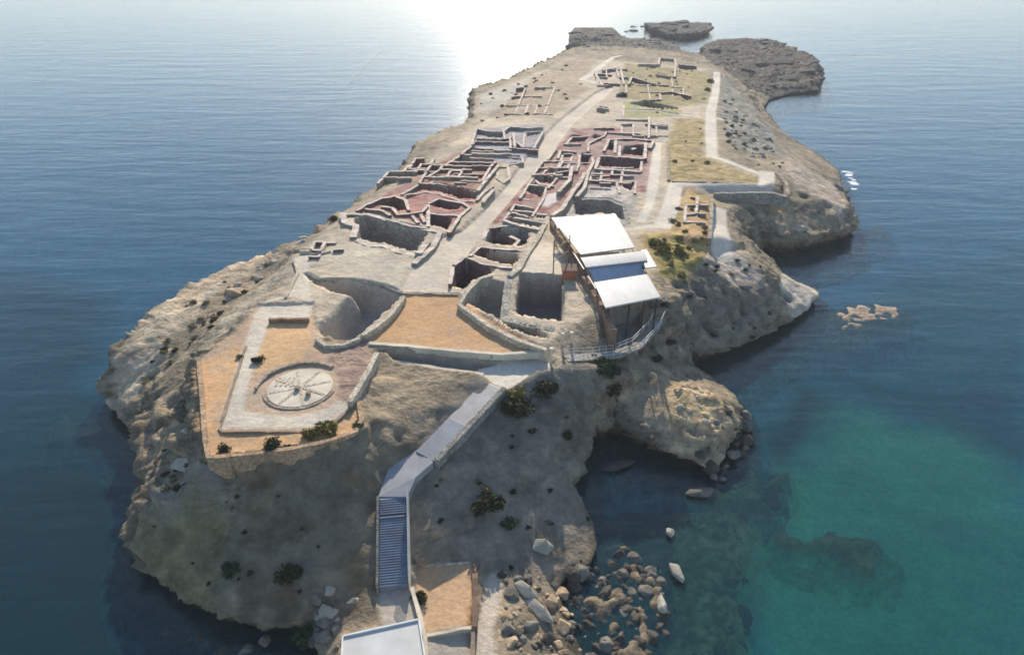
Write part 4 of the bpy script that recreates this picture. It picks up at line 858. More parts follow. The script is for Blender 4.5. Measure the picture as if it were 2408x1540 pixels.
# ------------------------------------------------------------------ stairs, terrace buildings
def flight(name, a, b, wdt, n, mat, parent, base=-2.5):
    """solid run of steps from the top point a down to b"""
    (xa, ya, za), (xb, yb, zb) = a, b; L_ = math.hypot(xb - xa, yb - ya); tx, ty = (xb - xa) / L_, (yb - ya) / L_; nx_, ny_ = -ty, tx; h = wdt / 2; parts = []
    for k in range(n):
        s0, s1 = L_ * k / n, L_ * (k + 1) / n; z = za + (zb - za) * (k + .5) / n
        pl = [(xa + tx * s + nx_ * q, ya + ty * s + ny_ * q) for s, q in ((s0, h), (s1, h), (s1, -h), (s0, -h))]
        parts.append(prism(pl, z + base, z))
    v, f = merge(parts); return mobj(name, v, f, mat, parent)
def sidewall(name, a, b, off, th, h, mat, parent, down=2.5):
    (xa, ya, za), (xb, yb, zb) = a, b; L_ = math.hypot(xb - xa, yb - ya); tx, ty = (xb - xa) / L_, (yb - ya) / L_; nx_, ny_ = -ty, tx
    pl = [(xa + nx_ * (off - th / 2), ya + ny_ * (off - th / 2)), (xb + nx_ * (off - th / 2), yb + ny_ * (off - th / 2)), (xb + nx_ * (off + th / 2), yb + ny_ * (off + th / 2)), (xa + nx_ * (off + th / 2), ya + ny_ * (off + th / 2))]
    v, f = prism(pl, [za - down, zb - down, zb - down, za - down], [za + h, zb + h, zb + h, za + h]); return mobj(name, v, f, mat, parent)
s0 = B(1160, 905, 13.1); s1 = B(1000, 1072, 10.2); s2 = B(938, 1118, 9.5); s3 = B(924, 1168, 8.7); s4 = B(925, 1376, 4.5)
stair = thing('staircase', (s2[0], s2[1], 4), 'blue-grey staircase climbing the rock from the small white-roofed building to the square', 'staircase')
m0 = tuple(s0[i] * .45 + s1[i] * .55 for i in range(3))
flight('steps', s0, m0, 2.5, 30, 'pale_blue_deck', stair); flight('steps', m0, s1, 2.5, 30, 'blue_deck', stair)
fl = prism([(s1[0] + .9, s1[1] - .9), (s1[0] - .6, s1[1] + 1.3), (s2[0] - 1.2, s2[1] + .9), (s3[0] - 1.4, s3[1]), (s3[0] + 1.4, s3[1]), (s2[0] + 1.7, s2[1] - .2)], 4, [s1[2] + .02, s1[2] + .02, s2[2], s3[2] + .05, s3[2] + .05, s2[2]])
mobj('landing', *fl, 'pale_blue_deck', stair)
q1 = tuple(s3[i] + (s4[i] - s3[i]) * .2 for i in range(3)); q2 = tuple(s3[i] + (s4[i] - s3[i]) * .25 for i in range(3))
flight('steps', s3, q1, 2.5, 7, 'blue_deck', stair); flight('landing', q1, q2, 2.5, 1, 'deep_blue', stair); flight('steps', q2, s4, 2.5, 26, 'blue_deck', stair)
sidewall('side_wall', s0, s1, 1.55, .6, .35, 'grey_stone', stair)
sidewall('side_wall', s3, s4, 1.42, .18, .5, 'cream_render', stair); sidewall('side_wall', s3, s4, -1.42, .2, .3, 'grey_stone', stair)
for k in range(9):
    t_ = k / 8; p = [s3[i] + (s4[i] - s3[i]) * t_ for i in range(3)]; v, f = tube((p[0] + 1.42, p[1], p[2] + .4), (p[0] + 1.42, p[1], p[2] + 1.25), .035); mobj('railing_post', v, f, 'white_metal', stair)
v, f = tube((s3[0] + 1.42, s3[1], s3[2] + 1.25), (s4[0] + 1.42, s4[1], s4[2] + 1.25), .04); mobj('handrail', v, f, 'white_metal', stair)
# white flat-roofed building at the foot of the stairs
kc = [Bz(805, 1496, 5.2), Bz(986, 1456, 5.2), Bz(1003, 1560, 5.2), Bz(800, 1600, 5.2)]
kx = sum(p[0] for p in kc) / 4; ky = sum(p[1] for p in kc) / 4
ki = thing('ticket_office', (kx, ky, 1.6), 'small building with a flat white roof at the foot of the staircase', 'building')
def scale_poly(pl, s, cx, cy): return [(cx + (p[0] - cx) * s, cy + (p[1] - cy) * s) for p in pl]
mobj('wall', *prism(scale_poly(kc, .9, kx, ky), 1.2, 5.0), 'cream_render', ki)
rf = mobj('roof', *prism(scale_poly(kc, 1.0, kx, ky), 5.0, 5.2), 'white_sheet', ki)
for i in range(4):
    a = scale_poly(kc, .985, kx, ky)[i]; b = scale_poly(kc, .985, kx, ky)[(i + 1) % 4]; v, f = wallmesh([a, b], 0.1, .12, .3, zabs=5.25, jit=0, tj=0, step=9); mobj('roof_edge', v, f, 'white_metal', ki)
# orange platform walls
def wz(label, pts, z, h, th, drop, mat, name='stone_wall', cat='wall', **k):
    v, f = wallmesh([Bz(p[0], p[1], z * ZS + h) for p in pts], h, th, drop, zabs=z * ZS, **k); return tagd(mobj(name, v, f, mat), label, cat)
wz('brown wall on the seaward side of the small orange platform', [(1116,1320),(1118,1400),(1115,1472)], 3.2, .35, .5, 2.0, 'rust_wall')
wz('pale low wall along the near edge of the small orange platform', [(1115,1472),(1060,1482),(1000,1492)], 3.2, .2, .3, 1.2, 'cream_render')
wz('thin pale kerb along the back of the small orange platform', [(978,1330),(1040,1326),(1112,1322)], 3.2, .12, .25, .6, 'pale_stone', name='kerb', cat='kerb')
wz('brown side wall running from the orange platform to the photo bottom', [(1112,1480),(1110,1620)], 2.9, .4, .35, 1.2, 'timber')
wz('narrow cream wall separating the landing from the orange platform', [(968,1380),(985,1440),(1000,1495),(1004,1600)], 3.4, .5, .35, 1.2, 'cream_render')

# ------------------------------------------------------------------ canopy over the excavation
def sheetroof(name, corners, thick, mat, parent, bulge=0.0, nseg=10):
    """corners: far-left, far-right, near-right, near-left; bulge curves the sheet from far to near edge"""
    A, Bc, Cc, D_ = [Vector(c) for c in corners]; V, Fc = [], []
    for i in range(nseg + 1):
        t = i / nseg; up = bulge * 4 * t * (1 - t)
        for P0, P1 in ((A, D_), (Bc, Cc)):
            p = P0.lerp(P1, t); V += [(p.x, p.y, p.z + up), (p.x, p.y, p.z + up - thick)]
    for i in range(nseg):
        a = i * 4; b = a + 4; Fc += [(a, a + 2, b + 2, b), (a + 1, b + 1, b + 3, a + 3), (a, b, b + 1, a + 1), (a + 2, a + 3, b + 3, b + 2)]
    Fc += [(0, 1, 3, 2), (nseg * 4, nseg * 4 + 2, nseg * 4 + 3, nseg * 4 + 1)]
    ro_ = mobj(name, V, Fc, mat, parent); ps = []; nb = max(2, int((Bc - A).length / 1.0))
    for j in range(nb + 1):
        s_ = j / nb; q0, q1 = A.lerp(Bc, s_), D_.lerp(Cc, s_)
        for i in range(nseg):
            t0, t1 = i / nseg, (i + 1) / nseg; u0, u1 = bulge * 4 * t0 * (1 - t0), bulge * 4 * t1 * (1 - t1); ps.append(tube(q0.lerp(q1, t0) + Vector((0, 0, u0)), q0.lerp(q1, t1) + Vector((0, 0, u1)), .035, 4))
        v, f = merge(ps); mobj('seam', v, f, 'seam_metal', parent); ps = []
    return ro_
zc = 12.9
def K(px, py, dz=0): return (*Bz(px, py, zc + dz), zc + dz)
cx_, cy_, _ = K(1420, 610); can = thing('canopy', (cx_, cy_, 9.0), 'large stepped white sheet roof sheltering the excavation on the right of the plateau', 'canopy')
sheetroof('roof', [K(1297,512,.6), K(1446,503,.6), K(1492,582), K(1366,598)], .18, 'white_sheet', can, .06)
sheetroof('roof', [K(1366,606,.5), K(1516,590,.5), K(1522,612,.2), K(1378,628,.2)], .15, 'white_sheet', can, .04)
sheetroof('vaulted_roof', [K(1374,616,.25), K(1508,600,.25), K(1520,648,-1.5), K(1398,664,-1.5)], .15, 'shaded_vault_sheet', can, 0.35)
sheetroof('roof', [K(1397,664,.1), K(1519,645,.1), K(1553,698,-.2), K(1424,723,-.2)], .2, 'white_sheet', can, .06)
sheetroof('roof', [K(1508,588,0), K(1520,586,0), K(1544,627,0), K(1518,630,0)], .15, 'white_sheet', can, 0)
for px_, py_ in ((1306,520),(1340,570),(1378,630),(1405,680),(1432,718),(1440,510),(1470,555),(1500,600),(1520,650),(1545,698),(1480,712),(1515,706)):
    x, y, z = K(px_, py_, -.5); v, f = tube((x, y, min(height(x, y), 9.4) - .5), (x, y, z + .3), .11, 6); mobj('post', v, f, 'dark_steel', can)
for (a, b) in (((1300,516),(1426,720)), ((1444,507),(1550,697)), ((1426,720),(1550,697))):
    p, q = K(*a, -.55), K(*b, -.55); v, f = tube(p, q, .12, 4); mobj('beam', v, f, 'dark_steel', can)
def WP(c, pts, dz): return [B(*c(*p), ('p', dz)) for p in pts]
wl = WP(c6, [(455,190),(520,290),(600,400),(680,560),(760,700),(850,850),(930,970),(990,1130)], 1.2)
v, f = wallmesh(wl, 1.2, .8, 4.8, 0, jit=.08, tj=.2)
tagd(mobj('stone_wall', v, f, 'rust_wall'), 'tall rust-brown wall descending along the left side of the white canopy', 'wall')
wl = WP(c6, [(520,440),(600,640),(700,870),(800,1130),(860,1230)], -.8)
v, f = wallmesh(wl, -.8, .7, 3.4, 0, jit=.08, tj=.2)
tagd(mobj('stone_wall', v, f, 'wall_stone'), 'lower brown terrace wall at the foot of the tall rust-brown wall', 'wall')
x, y, z = B(*c6(600, 700), P(0)); v, f = merge([box(x - .9, x + .9, y - .5, y + .5, z - 1, z + 1.7)])
sh = thing('tool_shed', (x, y, z - 1), 'small rusty red shed leaning on the brown wall beside the canopy', 'shed')
mobj('wall', v, f, 'rust_red', sh); v, f = prism([(x - 1.1, y - .7), (x + 1.1, y - .7), (x + 1.1, y + .7), (x - 1.1, y + .7)], [z + 1.7, z + 1.7, z + 2.1, z + 2.1], [z + 1.8, z + 1.8, z + 2.2, z + 2.2]); mobj('roof', v, f, 'rust_steel', sh)
b0 = B(*c6(465, 660), P(0)); b1 = B(*c6(600, 560), P(0))
scf = thing('pole_frame', b0, 'thin rusty pole frame with crossbars standing between cream floor and canopy', 'frame')
for p, h_ in ((b0, 5.6), (b1, 4.6)):
    v, f = tube(p, (p[0], p[1], p[2] + h_), .09); mobj('post', v, f, 'rust_steel', scf)
for hh in (2.2, 4.0):
    v, f = tube((b0[0], b0[1], b0[2] + hh), (b1[0], b1[1], b1[2] + hh), .07, 5); mobj('crossbar', v, f, 'rust_steel', scf)
# raised walkway curving round the near end of the canopy
wk = [(1552,702,P(-.8)),(1557,728,11.4),(1536,772,10.6),(1498,812,10.4),(1450,832,11.2),(1400,838,12),(1330,842,P(-.8))]
W3 = [B(*q) for q in wk]; fb = thing('footbridge', (W3[3][0], W3[3][1], 6.5), 'narrow walkway with white railings curving round the near end of the canopy', 'footbridge')
def offs(L3, o):
    out = []
    for i, p in enumerate(L3):
        a = L3[max(0, i - 1)]; b = L3[min(len(L3) - 1, i + 1)]; t = Vector((b[0] - a[0], b[1] - a[1])).normalized(); out.append((p[0] - t.y * o, p[1] + t.x * o, p[2]))
    return out
l_, r_ = offs(W3, .7), offs(W3, -.7); V = []; Fc = []
for i in range(len(W3)):
    V += [l_[i], r_[i], (r_[i][0], r_[i][1], r_[i][2] - .25), (l_[i][0], l_[i][1], l_[i][2] - .25)]
for i in range(len(W3) - 1):
    for k in range(4): Fc.append((i * 4 + k, i * 4 + (k + 1) % 4, i * 4 + 4 + (k + 1) % 4, i * 4 + 4 + k))
Fc += [(0, 1, 2, 3), tuple(len(V) - 4 + k for k in range(4))]
mobj('deck', V, Fc, 'grey_stone', fb)
for side in (l_, r_):
    ps = []
    for i in range(len(side) - 1):
        a, b = Vector(side[i]), Vector(side[i + 1])
        for hh in (.45, .9): ps.append(tube(a + Vector((0, 0, hh)), b + Vector((0, 0, hh)), .03, 5))
        for k in range(3):
            q = a.lerp(b, k / 3); ps.append(tube(q, q + Vector((0, 0, .9)), .03, 5))
    v, f = merge(ps); mobj('railing', v, f, 'white_metal', fb)
for i in (1, 2, 3, 4):
    p = W3[i]; v, f = tube((p[0], p[1], height(p[0], p[1]) - .6), (p[0], p[1], p[2] - .2), .18, 8); mobj('support', v, f, 'grey_stone', fb)
for k, (px_, py_) in enumerate(((1296,846),(1322,812),(1343,806))):
    x, y, z = B(px_, py_, P(-.6)); h_ = (1.5, 1.6, 1.4)[k]; v, f = box(x - .16, x + .16, y - .16, y + .16, z - .6, z + h_)
    v2, f2 = prism([(x - .22, y - .22), (x + .22, y - .22), (x + .22, y + .22), (x - .22, y + .22)], z + h_, z + h_ + .15)
    v, f = merge([(v, f), (v2, f2)])
    tagd(mobj('stone_post', v, f, 'cream_render'), ('white stone post at the right corner of the pale landing', 'left of two slim cream posts behind the pale landing', 'right of two slim cream posts behind the pale landing')[k], 'post')

# ------------------------------------------------------------------ shrubs
def bushmesh(name, seed, n=520, mat='leaf_dark', loose=1.0):
    r = random.Random(seed); V, Fc = [], []
    lobes = [(r.uniform(-.45, .45), r.uniform(-.45, .45), r.uniform(.25, .7), r.uniform(.35, .6)) for _ in range(7)]
    for k in range(n):
        lx, ly, lz, lr = lobes[k % 7]; dv = Vector((r.gauss(0, 1), r.gauss(0, 1), r.gauss(0, 1))).normalized(); rr = lr * (r.random() ** .4) * loose
        c = Vector((lx, ly, lz)) + dv * rr
        if c.z < 0.02: c.z = r.uniform(.02, .3)
        s = r.uniform(.05, .12); a = Vector((r.gauss(0, 1), r.gauss(0, 1), r.gauss(0, 1))).normalized(); b = a.orthogonal().normalized(); e = a.cross(b); o = len(V)
        b = (b + dv * .3).normalized()
        V += [tuple(c + b * s * 1.5), tuple(c + e * s), tuple(c - b * s * 1.5), tuple(c - e * s)]; Fc.append((o, o + 1, o + 2, o + 3))
    me = bpy.data.meshes.new(name); me.from_pydata(V, [], Fc); me.materials.append(M[mat]); return me
def stemmesh():
    v, f = merge([tube((0, 0, -.3), (.0, 0, .5), .05), tube((0, 0, .1), (.3, .2, .6), .03), tube((0, 0, .1), (-.3, -.1, .6), .03)]); me = bpy.data.meshes.new('stem'); me.from_pydata(v, [], f); me.materials.append(M['timber']); return me
BM = {k: [bushmesh('foliage', 10 * i + j, mat=k, n=620) for j in range(3)] for i, k in enumerate(('leaf_dark', 'leaf_green', 'leaf_olive', 'leaf_dry'))}
SM = stemmesh()
def bush(x, y, r, mat, label, group=None, sq=1.0, z=None):
    z = height(x, y) - .15 * r if z is None else z
    e = thing('shrub', (x, y, z), label, 'shrub', group); e.rotation_euler.z = rnd.uniform(0, 6.28); e.scale = (r, r, r * sq)
    for nm, me in (('foliage', rnd.choice(BM[mat])), ('stem', SM)):
        o = bpy.data.objects.new(nm, me); C.objects.link(o); o.parent = e
    return e
BUSH = [(1213,965,10.9,2.1,'leaf_dark','large dark shrub below the pale landing, left of two'),(1284,945,10.2,1.8,'leaf_dark','dark oval shrub below the pale landing, right of two'),
 (1212,938,11.3,1.3,'leaf_olive','olive tuft just above the large dark shrub below the landing'),(1425,872,10.4,2.2,'leaf_green','broad green shrub under the curved walkway'),
 (1432,916,8,1.8,'leaf_dark','dark shrub directly below the broad green shrub of the walkway'),(1148,1190,6.2,1.9,'leaf_dark','large dark shrub on the slope right of the lower stairs'),
 (1146,1160,6.6,.8,'leaf_dry','dry yellowish tuft on top of the slope shrub by the stairs'),(1197,1238,4.6,1.0,'leaf_green','small dark green shrub lower right of the slope shrub'),
 (1208,1158,6,.5,'leaf_dark','tiny dark shrub up right of the large slope shrub'),(541,1358,4,1.2,'leaf_green','dark green shrub low on the western cliff, left of two'),
 (684,1372,4.4,1.4,'leaf_dark','round dark shrub low on the western cliff, right of two'),(724,1480,2.8,1.4,'leaf_green','green shrub near the bottom rocks left of the white roof'),
 (770,1038,12.4,1.4,'leaf_olive','bright olive shrub against the front wall of the fort'),(735,1050,12.2,1.0,'leaf_olive','smaller olive shrub left of the bright one at the fort wall'),
 (640,1078,12,1.2,'leaf_dark','dark shrub under the front wall of the fort'),(686,1078,12,.9,'leaf_green','low green shrub under the middle of the fort front wall'),
 (1560,590,None,1.8,'leaf_olive','olive shrub at the right end of the canopy'),(1600,592,None,1.4,'leaf_olive','low olive shrub on the rim above the eastern bulge'),(1535,575,None,1.2,'leaf_olive','small olive shrub close behind the canopy corner'),
 (1462,230,None,1.9,'leaf_dark','dark round shrub where the main street ends'),(1418,268,None,1.4,'leaf_dark','dark shrub beside the narrow end of the street'),(606,848,None,.9,'leaf_dark','small dark shrub on the inner side of the fort footpath'),
 (785,512,None,1.1,'leaf_dark','dark shrub on the left rim behind the long grey hall'),(562,840,None,.6,'leaf_dry','dry brown tuft on the orange strip of the fort'),(1250,1025,8.4,.6,'leaf_dark','small dark shrub between the slope track and the landing'),
 (1330,1038,6.4,.9,'leaf_dark','dark low shrub in the crack of the south-eastern slope'),(984,1408,3.2,.9,'leaf_dark','brown shrub at the left corner of the small orange platform'),(1670,195,None,1.6,'leaf_olive','olive shrub at the top of the far pale walk'),
 (1665,215,None,1.2,'leaf_olive','low olive shrub beside the far pale walk'),(1545,835,8,.9,'leaf_dark','dark shrub right of the curved walkway'),(1578,800,8,.8,'leaf_dark','small dark shrub at the left foot of the eastern bulge'),
 (1560,740,10.5,1.0,'leaf_dark','dark shrub beside the near right corner of the canopy'),(470,820,None,.7,'leaf_dry','dry tuft behind the back corner of the orange fort wall'),(430,1040,8,1.0,'leaf_dark','dark shrub on the ledge left of the fort wall'),
 (455,980,8.4,.9,'leaf_dark','dark shrub in the gap beside the fort wall'),(540,1098,11,.8,'leaf_dark','dark shrub below the front corner of the fort'),(1085,640,None,1.2,'leaf_dark','grey-green shrub at the near end of the street')]
for px_, py_, z_, r_, m_, lb in BUSH:
    x, y, z = B(px_, py_, P() if z_ is None else z_); bush(x, y, r_, m_, lb, sq=.75)
# countless low scrub on the natural rock: individuals, one shared label per quarter
def open_ground(x, y):
    i = min(max(int(np.searchsorted(xs, x)), 1), len(xs) - 1); j = min(max(int(np.searchsorted(ys, y)), 1), len(ys) - 1)
    return REG[j, i] == 0 and not FORTM[j, i] and PITW[j, i] < .2
def scatter(poly, z, n, seed):
    pw = [B(p[0], p[1], z)[:2] for p in poly]; r = random.Random(seed); out = []
    x0, x1 = min(p[0] for p in pw), max(p[0] for p in pw); y0, y1 = min(p[1] for p in pw), max(p[1] for p in pw); t = 0
    while len(out) < n and t < 20000:
        t += 1; x, y = r.uniform(x0, x1), r.uniform(y0, y1)
        if bool(inpoly(np.array([x]), np.array([y]), pw)[0]) and open_ground(x, y): out.append((x, y))
    return out
for poly, z, n, mats, rr, lb, gp in [
    ([(300,860),(420,730),(650,600),(700,610),(560,740),(450,830),(380,880)], 9.5, 34, ('leaf_dark','leaf_dry','leaf_dry'), (.3,.8), 'small scrub tuft among the rocks of the western shelf', 'scrub on the western shelf'),
    ([(480,1080),(840,1020),(880,1080),(600,1130),(430,1140),(360,1120),(370,1000),(460,880)], 10, 30, ('leaf_dark','leaf_green','leaf_dry'), (.3,.75), 'small scrub tuft on the ledge below the fort', 'scrub on the ledge below the fort'),
    ([(1100,280),(1120,220),(1330,150),(1400,190),(1250,300)], 'p', 30, ('leaf_dry','leaf_dry','leaf_dark'), (.4,1.0), 'dry scrub tuft on the far western plateau', 'scrub on the far western plateau'),
    ([(1700,220),(1760,260),(1830,360),(1860,470),(1740,380),(1700,380)], P(-2.5), 32, ('leaf_dark','leaf_dry','leaf_green'), (.4,1.0), 'small scrub tuft on the rocky eastern flank', 'scrub on the eastern flank'),
    ([(1460,150),(1660,170),(1690,370),(1600,430),(1540,320),(1580,280),(1460,240)], P(), 36, ('leaf_olive','leaf_dry','leaf_olive'), (.35,.8), 'low olive tuft in the grass inside the pale eastern walks', 'tufts of the eastern grass'),
    ([(1560,460),(1670,460),(1670,590),(1600,640),(1540,600)], P(-.3), 26, ('leaf_olive','leaf_dry'), (.35,.9), 'low olive tuft on the orange ground above the eastern bulge', 'tufts above the eastern bulge'),
    ([(1600,640),(1800,640),(1850,720),(1700,820),(1600,820),(1500,900),(1560,740)], 7.5, 30, ('leaf_dark','leaf_dark','leaf_dry'), (.25,.7), 'dark scrub tuft clinging to the eastern bulge', 'scrub on the eastern bulge'),
    ([(1000,1120),(1180,940),(1400,900),(1390,1180),(1260,1300),(1010,1300)], 7, 18, ('leaf_dark','leaf_dry','leaf_green'), (.2,.45), 'tiny scrub tuft on the grey south-eastern slope', 'scrub on the south-eastern slope'),
    ([(350,1180),(800,1130),(860,1350),(700,1440),(340,1340)], 6, 18, ('leaf_dry','leaf_dark','leaf_green'), (.2,.5), 'tiny scrub tuft on the western cliff', 'scrub on the western cliff')]:
    for i, (x, y) in enumerate(scatter(poly, z, n, int(abs(poly[0][0])))):
        bush(x, y, rnd.uniform(*rr), mats[i % len(mats)], lb, gp, sq=.6)

# ------------------------------------------------------------------ boulders, reefs, foam
def rockmesh(name, seed, mat, sub=3, flat_=1.0, amp=.35):
    bm = bmesh.new(); bmesh.ops.create_icosphere(bm, subdivisions=sub, radius=1.0); co = np.array([v.co[:] for v in bm.verts])
    o = seed * 7.3; n = fbm(co[:, 0] + o, co[:, 1], co[:, 2], 1.3, 3); n2 = fbm(co[:, 0] + o, co[:, 1] + 4, co[:, 2], .5, 2, True)
    bm.free(); bm = bmesh.new(); rr_ = random.Random(seed * 31 + 5)
    for k in range(22):
        q = Vector((rr_.gauss(0, 1), rr_.gauss(0, 1), rr_.gauss(0, 1))).normalized() * rr_.uniform(.75, 1.15); bm.verts.new((q.x, q.y * .85, q.z * flat_))
    ch = bmesh.ops.convex_hull(bm, input=bm.verts); bmesh.ops.delete(bm, geom=[v for v in bm.verts if not v.link_faces], context='VERTS')
    bmesh.ops.bevel(bm, geom=bm.edges[:], offset=.05, segments=1, affect='EDGES')
    me = bpy.data.meshes.new(name); bm.to_mesh(me); bm.free(); me.materials.append(M[mat]); return me
RM = {m: [rockmesh('boulder', 10 * i + j, m, 2, .7, .55) for j in range(4)] for i, m in enumerate(('boulder_grey', 'boulder_pale', 'boulder_warm', 'boulder_dark', 'sunk_stone', 'weed_stone'))}
def rock(x, y, z, r, mat, label, group=None, sc_=(1, 1, 1), rz=None, name='boulder'):
    o = bpy.data.objects.new(name, rnd.choice(RM[mat])); o.location = (x, y, z); o.scale = (r * sc_[0], r * sc_[1], r * sc_[2]); o.rotation_euler.z = rnd.uniform(0, 6.28) if rz is None else rz
    C.objects.link(o); return tagd(o, label, name, group)
for px_, py_, z_, r_, m_, sc_, rz, lb in [
    (1236,1392,2.0,.95,'boulder_pale',(1.5,.8,.9),-.7,'long pale boulder above the beach, upper of two'),(1268,1440,1.7,1.0,'boulder_pale',(1.7,.75,.9),-.8,'long pale boulder on the beach, lower of two'),
    (1276,1290,2.6,1.1,'boulder_pale',(1,1,1),0,'cream boulder standing alone above the beach'),(1576,1253,.1,.7,'boulder_pale',(.8,1.2,1),0,'pale boulder in the dark shallows, uppermost of three'),
    (1590,1345,.1,.95,'boulder_pale',(.7,1.9,.9),.3,'long pale boulder in the dark shallows, middle of three'),(1556,1425,.1,.8,'boulder_pale',(.6,1.7,.9),-.1,'slim pale boulder in the dark shallows, lowest of three'),
    (434,1098,8.4,1.3,'boulder_pale',(1.1,.9,.8),0,'big whitish boulder left below the fort corner'),(450,1040,8.6,.7,'boulder_pale',(1,.8,.8),0,'small whitish boulder left of the fort wall'),
    (1880,545,5,1.4,'boulder_pale',(1.2,.8,.6),0,'pale block on the face of the eastern headland'),(1600,800,8.4,.7,'boulder_pale',(.7,.7,1.2),0,'white upright stone on the slope under the eastern bulge'),
    (1455,1098,.2,1.3,'boulder_dark',(1.6,.8,.6),.2,'dark flat rock in the inlet under the knob'),(1648,1160,.1,1.1,'boulder_grey',(1.6,.8,.5),.1,'grey flat rock just off the foot of the knob'),
    (1750,670,None,1.2,'boulder_grey',(1,1,.7),0,'rounded grey boulder on top of the eastern bulge')]:
    x, y, z = B(px_, py_, 9.0 if z_ is None else z_); z = max(height(x, y), z if z < 1 else -9) if z_ is not None and z_ < 1 else height(x, y)
    rock(x, y, z + .15 * r_, r_, m_, lb, None, sc_, rz)
SLM = [rockmesh('rock_slab', 200 + j, 'slab_dark', 2, .32) for j in range(5)]
for poly, z, n, rr, lb, gp in [
    ([(1660,112),(1700,98),(1800,98),(1880,120),(1925,150),(1930,210),(1830,205),(1740,170)], 3, 26, (2.2,6.5), 'dark cracked slab on the big north-eastern islet', 'slabs of the north-eastern islet'),
    ([(1340,110),(1345,75),(1370,62),(1440,68),(1475,98),(1570,104),(1600,118),(1500,118)], 3.5, 16, (2.2,5.5), 'dark flat slab at the far tip of the island', 'slabs of the far tip'),
    ([(1440,72),(1480,50),(1540,92),(1620,100),(1650,108),(1600,112),(1470,98)], 0, 10, (2,5), 'dark slab awash between the far tip and the farthest islet', 'slabs awash by the far tip'),
    ([(1480,42),(1560,46),(1640,60),(1665,74),(1560,86),(1500,60)], 2.5, 9, (3,8), 'dark slab of the farthest islet', 'slabs of the farthest islet')]:
    for i, (x, y) in enumerate(scatter(poly, z, n, 9 + n)):
        a_ = rr[0] + (rr[1] - rr[0]) * rnd.random() ** 1.5
        o = bpy.data.objects.new('rock_slab', SLM[i % 5]); o.location = (x, y, max(height(x, y), -.3) + .1); o.scale = (a_, a_ * rnd.uniform(.5, .9), a_ * rnd.uniform(.5, .9)); o.rotation_euler = (rnd.uniform(-.15, .15), rnd.uniform(-.15, .15), rnd.uniform(-.6, .6)); C.objects.link(o); tagd(o, lb, 'rock slab', gp)
STUFF = {}
for poly, z, n, mats, rr, zo, lb, gp in [
    ([(1180,1360),(1240,1350),(1330,1375),(1350,1440),(1380,1500),(1400,1600),(1180,1600),(1190,1450)], 1.5, 110, ('boulder_warm','boulder_grey','boulder_warm','boulder_dark'), (.22,.75), 0, 'brown or grey boulder heaped on the beach', 'beach boulders'),
    ([(1330,1330),(1420,1340),(1440,1280),(1560,1300),(1570,1600),(1390,1600),(1340,1400)], 0, 240, ('boulder_dark','boulder_grey','boulder_dark','boulder_dark'), (.2,.8), -.25, 'dark boulder lying in the shaded shallows', 'boulders of the shaded shallows'),
    ([(1570,1240),(1640,1190),(1740,1230),(1760,1400),(1740,1600),(1580,1600)], -1, 200, ('weed_stone','weed_stone','boulder_dark'), (.3,.95), -1.35, 'weedy stone lying under the green water', 'sunken weedy stones'),
    ([(1640,1130),(1770,1090),(1850,1110),(1820,1190),(1700,1220)], -1, 60, ('weed_stone','boulder_dark'), (.4,1.0), -1.3, 'sunken stone between the knob and the green lagoon', 'sunken stones off the knob'),
    ([(740,1430),(830,1400),(850,1440),(800,1500),(790,1600),(730,1600)], 2, 30, ('boulder_grey','boulder_pale','boulder_grey'), (.3,.8), 0, 'grey boulder left of the white-roofed building', 'boulders beside the white-roofed building'),
    ([(1580,915),(1650,900),(1710,945),(1690,995),(1600,990)], 5.8, 36, ('boulder_warm','boulder_warm','boulder_pale'), (.25,.7), 0, 'loose straw-coloured stone on top of the knob', 'stones on top of the knob'),
    ([(1700,1000),(1760,970),(1775,1040),(1740,1110),(1690,1150),(1610,1130)], .5, 26, ('boulder_dark','boulder_grey'), (.35,.9), 0, 'dark rock around the waterline of the knob', 'rocks around the foot of the knob'),
    ([(1700,250),(1760,270),(1830,340),(1850,400),(1780,400),(1700,370)], P(-2.5), 40, ('boulder_grey','boulder_pale','boulder_grey'), (.35,1.0), 0, 'loose grey rock on the eastern flank', 'loose rocks of the eastern flank'),
    ([(380,1440),(520,1492),(680,1520),(680,1560),(500,1540),(360,1480)], 0, 16, ('boulder_dark','boulder_dark','boulder_grey'), (.3,.8), -.2, 'dark rock in the black water at the foot of the western cliff', 'rocks at the foot of the western cliff'),
    ([(650,600),(740,560),(790,530),(700,610),(500,740),(440,780)], 9.8, 28, ('boulder_warm','boulder_pale'), (.4,1.5), 0, 'pale loose rock along the western rim', 'loose rocks of the western rim')]:
    for i, (x, y) in enumerate(scatter(poly, z, n, 77 + int(abs(poly[1][0])))):
        h_ = height(x, y); h_ = max(h_, zo) if zo < 0 else h_
        if zo <= -1: h_ = zo - .4 + rnd.uniform(-.5, .2)
        if lb.startswith(('weedy', 'sunken', 'dark boulder lying')):
            STUFF.setdefault((lb, gp), []).append((x, y, h_, rr[0] + (rr[1] * 1.3 - rr[0]) * rnd.random() ** 2.2, mats[i % len(mats)])); continue
        u_ = rnd.random() ** 2.6; r_ = rr[0] + (rr[1] * 1.35 - rr[0]) * u_
        rock(x, y, h_ - .15 * r_, r_, mats[i % len(mats)], lb, gp)
